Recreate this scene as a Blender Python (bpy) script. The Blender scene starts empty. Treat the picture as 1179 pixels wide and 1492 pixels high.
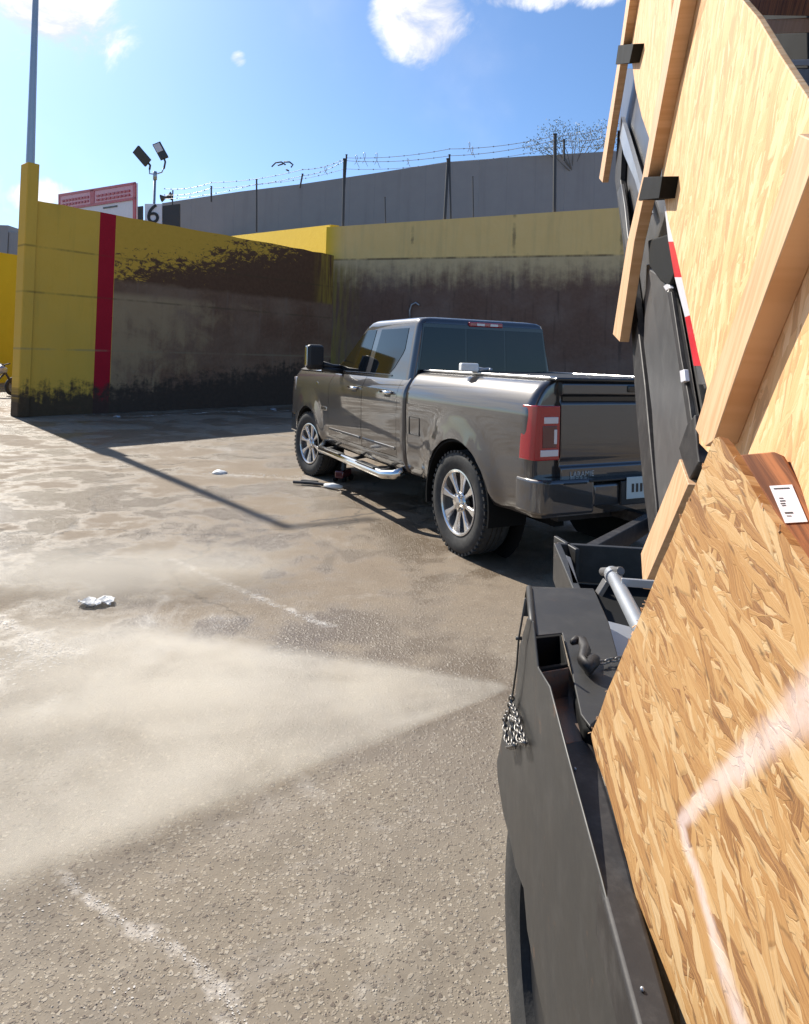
import bpy, bmesh, math, random
from mathutils import Vector, Matrix
random.seed(7)
R = math.radians
scene = bpy.context.scene
COL = scene.collection

# ---------------------------------------------------------------- camera
F, H, PITCH, ROLL, YP = 985.6, 1.582, .0251, .0281, 496.6
cp, sp = math.cos(PITCH), math.sin(PITCH)
c_, s_ = math.cos(ROLL), math.sin(ROLL)
CM = Matrix(((c_, 0, s_), (0, 1, 0), (-s_, 0, c_))) @ Matrix(((1, 0, 0), (0, cp, sp), (0, -sp, cp)))
CMT = CM.transposed()
O = Vector((0, 0, H))
cam_d = bpy.data.cameras.new('camera'); cam = bpy.data.objects.new('camera', cam_d); COL.objects.link(cam)
right, fwd, up = CM[0], CM[1], CM[2]
cam.matrix_world = Matrix.Translation(O) @ Matrix((right, up, -fwd)).transposed().to_4x4()
cam_d.sensor_fit = 'VERTICAL'; cam_d.sensor_height = 36; cam_d.lens = F * 36 / 1492
cam_d.shift_y = -(746 - YP) / 1492
cam_d.clip_start = .02; cam_d.clip_end = 3000
scene.camera = cam

# ---------------------------------------------------------------- sun and sky
SUN_AZ, SUN_EL = R(-40.0), R(40)          # azimuth from +Y towards +X
sun_dir = Vector((math.sin(SUN_AZ) * math.cos(SUN_EL), math.cos(SUN_AZ) * math.cos(SUN_EL), math.sin(SUN_EL)))
sl = bpy.data.lights.new('sun', 'SUN'); sl.energy = 5.0; sl.angle = R(.5); sl.color = (1, .94, .83)
so = bpy.data.objects.new('sun', sl); COL.objects.link(so)
so.rotation_euler = sun_dir.to_track_quat('Z', 'Y').to_euler()
scene.view_settings.view_transform = 'Standard'; scene.view_settings.look = 'None'
scene.view_settings.exposure = .50; scene.view_settings.gamma = 1
W = bpy.data.worlds.new('World'); scene.world = W; W.use_nodes = True
nt = W.node_tree; nt.nodes.clear()


class NT:
    """tiny node helper"""
    def __init__(s, tree): s.t = tree; s.n = tree.nodes; s.l = tree.links
    def new(s, typ, **kw):
        n = s.n.new(typ)
        for k, v in kw.items(): setattr(n, k, v)
        return n
    def put(s, sock, v):
        if v is None: return
        if hasattr(v, 'is_linked') or hasattr(v, 'links'): s.l.new(v, sock)
        else:
            if hasattr(sock.default_value, '__len__') and not hasattr(v, '__len__'): v = [v] * len(sock.default_value)
            if hasattr(v, '__len__') and hasattr(sock.default_value, '__len__') and len(v) == 3 and len(sock.default_value) == 4: v = (*v, 1)
            sock.default_value = v
    def m(s, op, a, b=0., c=0., clamp=False):
        n = s.new('ShaderNodeMath', operation=op); n.use_clamp = clamp
        s.put(n.inputs[0], a); s.put(n.inputs[1], b); s.put(n.inputs[2], c); return n.outputs[0]
    def vm(s, op, a, b=None, sc=None):
        n = s.new('ShaderNodeVectorMath', operation=op); s.put(n.inputs[0], a); s.put(n.inputs[1], b)
        if sc is not None: s.put(n.inputs['Scale'], sc)
        return n.outputs['Value'] if op in ('DOT_PRODUCT', 'LENGTH', 'DISTANCE') else n.outputs[0]
    def ss(s, x, lo, hi, a=0., b=1.):
        n = s.new('ShaderNodeMapRange', interpolation_type='SMOOTHSTEP'); s.put(n.inputs[0], x)
        for i, v in enumerate((lo, hi, a, b)): s.put(n.inputs[1 + i], v)
        return n.outputs[0]
    def mix(s, f, a, b, blend='MIX'):
        n = s.new('ShaderNodeMix', data_type='RGBA', blend_type=blend); s.put(n.inputs[0], f); s.put(n.inputs[6], a); s.put(n.inputs[7], b)
        return n.outputs[2]
    def noise(s, vec, scale, detail=3., rough=.55, dist=0., col=False):
        n = s.new('ShaderNodeTexNoise'); s.put(n.inputs['Vector'], vec); n.inputs['Scale'].default_value = scale
        n.inputs['Detail'].default_value = detail; n.inputs['Roughness'].default_value = rough; n.inputs['Distortion'].default_value = dist
        return n.outputs['Color' if col else 'Fac']
    def vor(s, vec, scale, feature='F1', rnd=1.):
        n = s.new('ShaderNodeTexVoronoi', feature=feature); s.put(n.inputs['Vector'], vec); n.inputs['Scale'].default_value = scale
        n.inputs['Randomness'].default_value = rnd; return n
    def sep(s, v):
        n = s.new('ShaderNodeSeparateXYZ'); s.put(n.inputs[0], v); return n.outputs
    def comb(s, x, y, z=0.):
        n = s.new('ShaderNodeCombineXYZ'); s.put(n.inputs[0], x); s.put(n.inputs[1], y); s.put(n.inputs[2], z); return n.outputs[0]
    def map(s, vec, rot=0., scale=(1, 1, 1), loc=(0, 0, 0)):
        n = s.new('ShaderNodeMapping'); s.put(n.inputs[0], vec); n.inputs['Rotation'].default_value = (0, 0, rot)
        n.inputs['Scale'].default_value = scale; n.inputs['Location'].default_value = loc; return n.outputs[0]
    def bump(s, h, st=.3, d=.01):
        n = s.new('ShaderNodeBump'); s.put(n.inputs['Height'], h); n.inputs['Strength'].default_value = st; n.inputs['Distance'].default_value = d
        return n.outputs[0]


k = NT(nt)
sky = k.new('ShaderNodeTexSky', sky_type='NISHITA'); sky.sun_disc = False
sky.sun_elevation = SUN_EL; sky.sun_rotation = SUN_AZ; sky.air_density = 1.0; sky.dust_density = .8; sky.ozone_density = 2.5


def ray(u, v):
    return CMT @ Vector(((u - 589.5) / F, 1, (YP - v) / F))


tc = k.new('ShaderNodeTexCoord').outputs['Generated']
dirn = k.vm('NORMALIZE', tc)
n1 = k.noise(dirn, 9, 8, .62, .6)
n2 = k.noise(dirn, 3.2, 5, .55)
fac = 0.
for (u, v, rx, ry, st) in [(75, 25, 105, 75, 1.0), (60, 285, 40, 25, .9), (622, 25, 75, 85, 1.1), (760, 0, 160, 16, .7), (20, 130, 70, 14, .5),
                       (500, -300, 500, 200, .8), (347, 86, 14, 14, .7), (545, 120, 25, 14, .45), (1500, 100, 300, 300, .8), (-700, 200, 400, 200, .8), (-560, -420, 420, 330, 1.2)]:  # last blob: unseen cloud, added to brighten the pickup's shoulder reflection
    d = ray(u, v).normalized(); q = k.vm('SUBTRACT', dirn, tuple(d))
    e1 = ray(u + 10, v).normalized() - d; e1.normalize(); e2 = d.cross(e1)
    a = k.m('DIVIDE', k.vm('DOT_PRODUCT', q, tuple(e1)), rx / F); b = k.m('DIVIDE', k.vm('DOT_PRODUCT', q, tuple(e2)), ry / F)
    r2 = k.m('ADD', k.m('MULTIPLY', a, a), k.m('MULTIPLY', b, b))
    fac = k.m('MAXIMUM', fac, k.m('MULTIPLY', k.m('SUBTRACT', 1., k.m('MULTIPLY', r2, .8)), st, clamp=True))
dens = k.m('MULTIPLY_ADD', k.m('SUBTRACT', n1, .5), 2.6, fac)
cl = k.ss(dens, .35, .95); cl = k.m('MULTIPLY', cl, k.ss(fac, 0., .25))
wisp = k.m('MULTIPLY', k.ss(n2, .5, .8), .18)
cl = k.m('MAXIMUM', cl, wisp)
skc = k.mix(1., sky.outputs[0], (.95, 1.20, 1.46), 'MULTIPLY')
up_ = k.sep(dirn)[2]
shade = k.mix(k.ss(n1, .4, .6), (7.2, 7.6, 8.8), (11., 11., 11.2))
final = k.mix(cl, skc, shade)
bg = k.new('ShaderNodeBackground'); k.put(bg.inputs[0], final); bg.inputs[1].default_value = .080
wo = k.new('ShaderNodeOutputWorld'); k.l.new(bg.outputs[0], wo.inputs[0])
scene.cycles.volume_bounces = 3
scene.cycles.volume_step_rate = 2.0


# ---------------------------------------------------------------- helpers
def G(u, v, z=0.):
    d = ray(u, v); return O + d * ((z - H) / d.z)


def AY(u, v, Y):
    d = ray(u, v); return O + d * (Y / d.y)


def PLN(u, v, P, n):
    d = ray(u, v); return O + d * ((P - O).dot(n) / d.dot(n))


def mesh_obj(name, bm, mat=None, parent=None, smooth=False, bevel=0., seg=2, uv=None, autos=None):
    bmesh.ops.recalc_face_normals(bm, faces=bm.faces)
    me = bpy.data.meshes.new(name)
    if uv:
        P, e1, e2 = uv; lay = bm.loops.layers.uv.new('UVMap')
        for f in bm.faces:
            for l in f.loops:
                q = l.vert.co - P; l[lay].uv = (q.dot(e1), q.dot(e2))
    bm.to_mesh(me); bm.free()
    o = bpy.data.objects.new(name, me); COL.objects.link(o)
    if mat:
        for m_ in (mat if isinstance(mat, (list, tuple)) else [mat]): me.materials.append(m_)
    if smooth:
        for p in me.polygons: p.use_smooth = True
        if autos is not None: me.set_sharp_from_angle(angle=R(autos))
    if bevel:
        b = o.modifiers.new('bevel', 'BEVEL'); b.width = bevel; b.segments = seg; b.limit_method = 'ANGLE'; b.angle_limit = R(35)
        for p in me.polygons: p.use_smooth = True
        me.set_sharp_from_angle(angle=R(40))
        w = o.modifiers.new('wn', 'WEIGHTED_NORMAL'); w.keep_sharp = True
    if parent: o.parent = parent
    return o


def tag(o, label=None, cat=None, group=None, kind=None):
    if label: o['label'] = label
    if cat: o['category'] = cat
    if group: o['group'] = group
    if kind: o['kind'] = kind
    return o


def thing(name, loc, label, cat, rz=0., group=None):
    o = bpy.data.objects.new(name, None); COL.objects.link(o); o.location = loc; o.rotation_euler = (0, 0, rz)
    o.empty_display_size = .1
    return tag(o, label, cat, group)


def keep(o, root):
    """o's mesh is written in world coordinates: keep it there under root (roots with no rotation)"""
    o.parent = root; o.matrix_parent_inverse = Matrix.Translation(-Vector(root.location)); return o


def box(bm, c, s, M=None):
    r = bmesh.ops.create_cube(bm, size=1)['verts']
    for v in r:
        v.co = Vector((v.co.x * s[0], v.co.y * s[1], v.co.z * s[2]))
        if M: v.co = M @ v.co
        v.co += Vector(c)
    return r


def box_between(bm, a, b, w, t, upv=Vector((0, 0, 1))):
    a, b = Vector(a), Vector(b); d = b - a; L = d.length; x = d.normalized(); y = upv.cross(x)
    if y.length < 1e-4: y = Vector((1, 0, 0))
    y.normalize(); z = x.cross(y)
    box(bm, (a + b) / 2, (L, w, t), Matrix((x, y, z)).transposed())


def tube(bm, pts, r, n=8, close=False, radii=None):
    pts = [Vector(p) for p in pts]; rings = []
    N = len(pts)
    prev = None
    for i, p in enumerate(pts):
        if close: t = pts[(i + 1) % N] - pts[i - 1]
        else: t = pts[min(i + 1, N - 1)] - pts[max(i - 1, 0)]
        t.normalize()
        a = prev if prev is not None else (Vector((0, 0, 1)) if abs(t.z) < .9 else Vector((1, 0, 0)))
        a = (a - t * a.dot(t)).normalized(); prev = a; b = t.cross(a)
        rr = radii[i] if radii else r
        rings.append([bm.verts.new(p + (a * math.cos(2 * math.pi * j / n) + b * math.sin(2 * math.pi * j / n)) * rr) for j in range(n)])
    for i in range(N if close else N - 1):
        A, B = rings[i], rings[(i + 1) % N]
        for j in range(n): bm.faces.new((A[j], A[(j + 1) % n], B[(j + 1) % n], B[j]))
    if not close: bm.faces.new(rings[0][::-1]); bm.faces.new(rings[-1])


def lathe(bm, prof, n=48, axis='Y', c=(0, 0, 0), closed=False, off=0.):
    """prof: (r, a) pairs, a along axis"""
    rings = []
    for (r, a) in prof:
        ring = []
        for j in range(n):
            t = 2 * math.pi * j / n + off; x, z = r * math.cos(t), r * math.sin(t)
            co = {'Y': (x, a, z), 'Z': (x, z, a), 'X': (a, x, z)}[axis]
            ring.append(bm.verts.new(Vector(co) + Vector(c)))
        rings.append(ring)
    M_ = len(rings)
    for i in range(M_ if closed else M_ - 1):
        A, B = rings[i], rings[(i + 1) % M_]
        for j in range(n): bm.faces.new((A[j], A[(j + 1) % n], B[(j + 1) % n], B[j]))
    if not closed:
        if prof[0][0] > 1e-4: bm.faces.new(rings[0][::-1])
        if prof[-1][0] > 1e-4: bm.faces.new(rings[-1])
    return rings


def prism(bm, poly, ext):
    """polygon of 3-D points extruded by vector ext"""
    A = [bm.verts.new(p) for p in poly]; B = [bm.verts.new(Vector(p) + ext) for p in poly]; n = len(A)
    f1 = bm.faces.new(A); f2 = bm.faces.new(B[::-1])
    for i in range(n): bm.faces.new((A[i], B[i], B[(i + 1) % n], A[(i + 1) % n]))
    return f1, f2


def slab(name, px, P, n, off, thick, mat, parent=None, bevel=.0, uvax=None, sub=None):
    """a real board of thickness thick whose near face lies in the plane (P + n*off, n); n points to the viewer"""
    Q = P + n * off
    poly = [PLN(u, v, Q, n) for u, v in px]
    bm = bmesh.new(); prism(bm, poly, -n * thick)
    if uvax is None:
        e1 = Vector((0, 0, 1)).cross(n).normalized(); uvax = (e1, n.cross(e1))
    o = mesh_obj(name, bm, mat, None, uv=(P, *uvax), bevel=bevel)
    if parent: keep(o, parent)
    return o


def text_obj(name, s, size, mat, M, parent=None, depth=.002):
    cu = bpy.data.curves.new(name, 'FONT'); cu.body = s; cu.size = size; cu.extrude = depth; cu.align_x = 'CENTER'; cu.align_y = 'CENTER'
    t = bpy.data.objects.new(name, cu); COL.objects.link(t)
    dg = bpy.context.evaluated_depsgraph_get(); dg.update()
    me = bpy.data.meshes.new_from_object(t.evaluated_get(dg)); bpy.data.objects.remove(t)
    me.transform(M); me.materials.clear(); me.materials.append(mat)
    o = bpy.data.objects.new(name, me); COL.objects.link(o)
    if parent: o.parent = parent
    return o


def boolean(bm_a, bm_b, op='DIFFERENCE'):
    """returns a bmesh = a (op) b"""
    def mk(b):
        bmesh.ops.recalc_face_normals(b, faces=b.faces)
        me = bpy.data.meshes.new('tmp'); b.to_mesh(me); o = bpy.data.objects.new('tmp', me); COL.objects.link(o); return o
    a, b = mk(bm_a), mk(bm_b)
    m_ = a.modifiers.new('b', 'BOOLEAN'); m_.operation = op; m_.object = b; m_.solver = 'EXACT'; m_.use_self = True
    dg = bpy.context.evaluated_depsgraph_get(); dg.update()
    me = bpy.data.meshes.new_from_object(a.evaluated_get(dg))
    r = bmesh.new(); r.from_mesh(me)
    bpy.data.objects.remove(a); bpy.data.objects.remove(b); bpy.data.meshes.remove(me)
    return r


# ---------------------------------------------------------------- materials
def newmat(name):
    m_ = bpy.data.materials.new(name); m_.use_nodes = True; t = m_.node_tree
    b = t.nodes['Principled BSDF']; return m_, NT(t), b


def simple(name, col, rough=.5, metal=0., coat=0., var=.15, nscale=6., bump=0., bscale=60., spec=.5, rvar=.12, dust=None):
    m_, k, b = newmat(name)
    co = k.new('ShaderNodeTexCoord').outputs['Object']
    n = k.noise(co, nscale, 5, .6)
    c = k.mix(n, tuple(x * (1 - var) for x in col), tuple(min(1, x * (1 + var)) for x in col))
    if dust:
        dn = k.m('MULTIPLY', k.ss(k.noise(co, nscale * 1.7, 6, .7), .45, .75), dust[3]); c = k.mix(dn, c, dust[:3])
    k.put(b.inputs['Base Color'], c)
    k.put(b.inputs['Roughness'], k.m('MULTIPLY_ADD', n, rvar * 2, rough - rvar, clamp=True))
    if name == 'fender steel':
        sc1 = k.noise(k.map(co, .3, (3, 1.2, 90)), 1., 3, .7); sc2 = k.noise(co, 3, 4, .7)
        c = k.mix(k.m('MULTIPLY', k.m('MULTIPLY', k.ss(sc1, .66, .72), k.ss(sc2, .5, .6)), .5), c, (.30, .28, .26))
        rs_ = k.ss(k.noise(co, 11, 7, .75), .62, .68); c = k.mix(k.m('MULTIPLY', rs_, .5), c, (.16, .085, .05)); k.put(b.inputs['Base Color'], c)
    b.inputs['Metallic'].default_value = metal; b.inputs['Coat Weight'].default_value = coat; b.inputs['Coat Roughness'].default_value = .04
    b.inputs['Specular IOR Level'].default_value = spec
    if bump: k.put(b.inputs['Normal'], k.bump(k.noise(co, bscale, 4, .6), bump, .004))
    return m_


def osb_mat(name, rot=0., flake=1., light=1., tint=(1, 1, 1), contrast=1., paint=None):
    m_, k, b = newmat(name)
    uv = k.new('ShaderNodeTexCoord').outputs['UV']
    wob = k.noise(uv, 9, 3, .6, col=True)
    p = k.vm('ADD', uv, k.vm('SCALE', k.vm('SUBTRACT', wob, (.5, .5, .5)), sc=.022))
    fine = k.noise(uv, 90, 2, .5, col=True)
    p = k.vm('ADD', p, k.vm('SCALE', k.vm('SUBTRACT', fine, (.5, .5, .5)), sc=.004))
    best = None; col = None; edge = None; grainv = None
    for i, (a, sx, sy) in enumerate([(.0, .022, .125), (.28, .016, .095), (-.32, .020, .10), (.75, .014, .06), (.12, .011, .08), (-.9, .012, .05)]):
        q = k.map(p, rot + a, (1, 1, 1), (i * 3.7, i * 1.9, 0))
        q = k.vm('MULTIPLY', q, (1 / (sx * flake), 1 / (sy * flake), 1))
        v = k.vor(q, 1., 'F1', 1.); d = k.vor(q, 1., 'DISTANCE_TO_EDGE', 1.)
        rgb = k.sep(v.outputs['Color'])
        pr = rgb[0]; tone = rgb[1]; ed = k.ss(d.outputs['Distance'], .0, .045)
        gr = k.noise(k.vm('MULTIPLY', q, (7., .9, 1)), 1., 4, .7)
        pr = k.m('SUBTRACT', pr, [.0, .05, .1, .28, .12, .35][i])
        if best is None: best, col, edge, grainv = pr, tone, ed, gr
        else:
            g = k.m('GREATER_THAN', pr, best)
            mixf = lambda A, B: k.m('ADD', k.m('MULTIPLY', A, k.m('SUBTRACT', 1., g)), k.m('MULTIPLY', B, g))
            col, edge, grainv = mixf(col, tone), mixf(edge, ed), mixf(grainv, gr); best = k.m('MAXIMUM', best, pr)
    ramp = k.new('ShaderNodeValToRGB'); cr = ramp.color_ramp
    def T(c): return tuple(min(.9, x * t * light) for x, t in zip(c, tint)) + (1,)
    mid = (.60, .36, .155)
    def C(c): return T(tuple(m0 + (x - m0) * contrast for x, m0 in zip(c, mid)))
    els = [(0., (.30, .135, .05)), (.10, (.46, .225, .075)), (.3, (.60, .325, .115)), (.55, (.70, .415, .165)), (.8, (.78, .51, .235)), (1., (.84, .61, .33))]
    cr.elements[0].position = 0; cr.elements[0].color = C(els[0][1]); cr.elements[1].position = 1; cr.elements[1].color = C(els[-1][1])
    for pz, cc in els[1:-1]:
        e = cr.elements.new(pz); e.color = C(cc)
    k.put(ramp.inputs[0], k.m('MULTIPLY_ADD', k.m('SUBTRACT', grainv, .5), 1.3, col))
    big = k.noise(uv, 3.5, 3, .6)
    c = k.mix(k.m('MULTIPLY', k.ss(big, .5, .8), .25), ramp.outputs[0], C((.50, .28, .12)))
    en = k.m('MULTIPLY', k.m('SUBTRACT', 1., edge), k.ss(k.noise(uv, 14, 3, .6), .42, .62))
    c = k.mix(k.m('MULTIPLY', en, .6 * contrast), c, C((.16, .085, .035)))
    # dark pits and splinters
    pit = k.vor(k.vm('MULTIPLY', k.map(p, rot + .1, (1, 1, 1), (8, 2, 0)), (75 / flake, 16 / flake, 1)), 1.)
    pm = k.m('MULTIPLY', k.ss(pit.outputs['Distance'], .30, .08), k.m('GREATER_THAN', k.sep(pit.outputs['Color'])[2], .62))
    c = k.mix(k.m('MULTIPLY', pm, .8 * contrast), c, C((.12, .06, .03)))
    if paint:
        # a pale streak mixed into the board colour, as segments in board coordinates
        dm = None
        for (x0, y0, x1, y1, w0, w1) in paint:
            ax, ay = x1 - x0, y1 - y0; L2 = ax * ax + ay * ay
            pv = k.vm('ADD', uv, k.vm('SCALE', k.vm('SUBTRACT', k.noise(uv, 22, 3, .6, col=True), (.5, .5, .5)), sc=.02))
            X, Y, _ = k.sep(pv)
            dx = k.m('SUBTRACT', X, x0); dy = k.m('SUBTRACT', Y, y0)
            t = k.m('DIVIDE', k.m('ADD', k.m('MULTIPLY', dx, ax), k.m('MULTIPLY', dy, ay)), L2, clamp=True)
            ex = k.m('SUBTRACT', dx, k.m('MULTIPLY', t, ax)); ey = k.m('SUBTRACT', dy, k.m('MULTIPLY', t, ay))
            dd = k.m('SQRT', k.m('ADD', k.m('MULTIPLY', ex, ex), k.m('MULTIPLY', ey, ey)))
            wl = k.m('MULTIPLY_ADD', t, w1 - w0, w0)
            s = k.ss(k.m('DIVIDE', dd, wl), 1., .15)
            dm = s if dm is None else k.m('MAXIMUM', dm, s)
        ns = k.ss(k.noise(uv, 30, 5, .7), .15, .6)
        c = k.mix(k.m('MULTIPLY', dm, k.m('MULTIPLY_ADD', ns, .35, .28)), c, (.80, .66, .62))
    k.put(b.inputs['Base Color'], c); b.inputs['Roughness'].default_value = .62; b.inputs['Specular IOR Level'].default_value = .35
    hgt = k.m('ADD', k.m('MULTIPLY', best, .25), k.m('ADD', k.m('MULTIPLY', edge, .18), k.m('MULTIPLY', grainv, .30)))
    k.put(b.inputs['Normal'], k.bump(hgt, .55 * min(1, contrast + .1), .0035))
    return m_


def lumber_mat(name, base, dark, rough=.6, along=(0, 1), scale=1.):
    m_, k, b = newmat(name)
    uv = k.new('ShaderNodeTexCoord').outputs['UV']
    ob = k.new('ShaderNodeTexCoord').outputs['Object']
    st = k.vm('MULTIPLY', uv, (70 * scale if along[1] else 4 * scale, 4 * scale if along[1] else 70 * scale, 1))
    g = k.noise(st, 1., 4, .65, .4); n2 = k.noise(ob, 7, 4, .6)
    c = k.mix(k.ss(g, .36, .62), dark, base); c = k.mix(k.m('MULTIPLY', n2, .35), c, tuple(x * .8 for x in base))
    k.put(b.inputs['Base Color'], c); b.inputs['Roughness'].default_value = rough
    k.put(b.inputs['Normal'], k.bump(g, .25, .002)); return m_


M = {}
M['paint'] = None
m_, k, b = newmat('truck paint')
co = k.new('ShaderNodeTexCoord').outputs['Object']
b.inputs['Metallic'].default_value = .6; b.inputs['Coat Weight'].default_value = 1.; b.inputs['Coat Roughness'].default_value = .03; b.inputs['Coat IOR'].default_value = 1.85
fl = k.noise(co, 900, 1, .5)
k.put(b.inputs['Base Color'], k.mix(fl, (.040, .036, .036), (.078, .070, .069)))
z = k.sep(co)[2]
dust = k.m('MULTIPLY', k.ss(z, .95, .45), k.ss(k.noise(co, 5, 5, .65), .3, .75))
k.put(b.inputs['Roughness'], k.m('MULTIPLY_ADD', dust, .25, .36))
M['paint'] = m_
M['dark_plastic'] = simple('dark plastic', (.018, .018, .019), .5, var=.2)
M['gloss_black'] = simple('gloss black', (.012, .012, .013), .12, var=.1, rvar=.04, coat=.5)
M['chrome'] = simple('chrome', (.75, .74, .72), .12, 1., var=.05, rvar=.05)
M['alu'] = simple('machined alloy', (.72, .70, .68), .25, .9, var=.06, rvar=.06)
M['pocket'] = simple('wheel pocket', (.05, .05, .052), .4, .6)
M['tyre'] = simple('tyre rubber', (.030, .029, .028), .75, var=.3, nscale=12, bump=.3, bscale=90, dust=(.12, .11, .10, .35))
M['glass'] = simple('tinted glass', (.004, .006, .009), .03, var=.1, rvar=.01, spec=.5)
M['red_lens'] = simple('red lens', (.42, .006, .014), .15, var=.1, coat=1., rvar=.04)
M['white_lens'] = simple('clear lens', (.75, .68, .68), .2, var=.05, coat=1., rvar=.04)
M['dark_lens'] = simple('dark lens', (.12, .02, .025), .15, coat=1.)
M['plate'] = simple('plate', (.55, .60, .58), .45, var=.08)
M['black_steel'] = simple('black steel', (.024, .021, .021), .58, .25, var=.3, nscale=9, bump=.12, bscale=40, dust=(.16, .15, .14, .3))
M['bed_steel'] = simple('bed steel', (.125, .120, .118), .36, .25, var=.25, nscale=5, bump=.1, bscale=30, dust=(.24, .23, .22, .35))
M['fender_steel'] = simple('fender steel', (.034, .033, .032), .5, .15, var=.15, nscale=7, bump=.08, bscale=50, dust=(.085, .08, .075, .4))
M['rust_steel'] = simple('rusty steel', (.15, .105, .085), .5, .2, var=.3, nscale=14, bump=.25, bscale=60, dust=(.30, .12, .05, .75))
M['galv'] = simple('galvanised', (.42, .44, .47), .42, .7, var=.15, nscale=3)
M['rubber'] = simple('black rubber', (.010, .010, .010), .8, spec=.15)
M['fence_steel'] = simple('fence steel', (.075, .072, .07), .6, .3)
M['wire'] = simple('fence wire', (.42, .43, .45), .5, .6)
M['tape_white'] = simple('white tape', (.82, .80, .84), .35, coat=.4)
M['tape_red'] = simple('red tape', (.75, .03, .04), .35, coat=.4)
M['stud'] = lumber_mat('stud wood', (.74, .47, .27), (.60, .34, .17))
M['treated'] = lumber_mat('treated wood', (.46, .17, .06), (.085, .025, .010), .85, scale=.8)
M['tag_white'] = simple('tag white', (.80, .80, .86), .4)
M['tag_black'] = simple('tag black', (.03, .03, .03), .6)
M['litter'] = simple('litter', (.80, .80, .78), .6)
M['sign_white'] = simple('sign white', (.74, .68, .68), .5)
M['sign_pink'] = simple('sign pink', (.72, .30, .34), .5, nscale=4, var=.2)
M['sign_red'] = simple('sign red', (.50, .03, .05), .5)
M['leaf'] = simple('leaf', (.20, .22, .15), .6, var=.5, nscale=2)
M['bark'] = simple('bark', (.20, .18, .16), .8)
M['grey_wall'] = None


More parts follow.
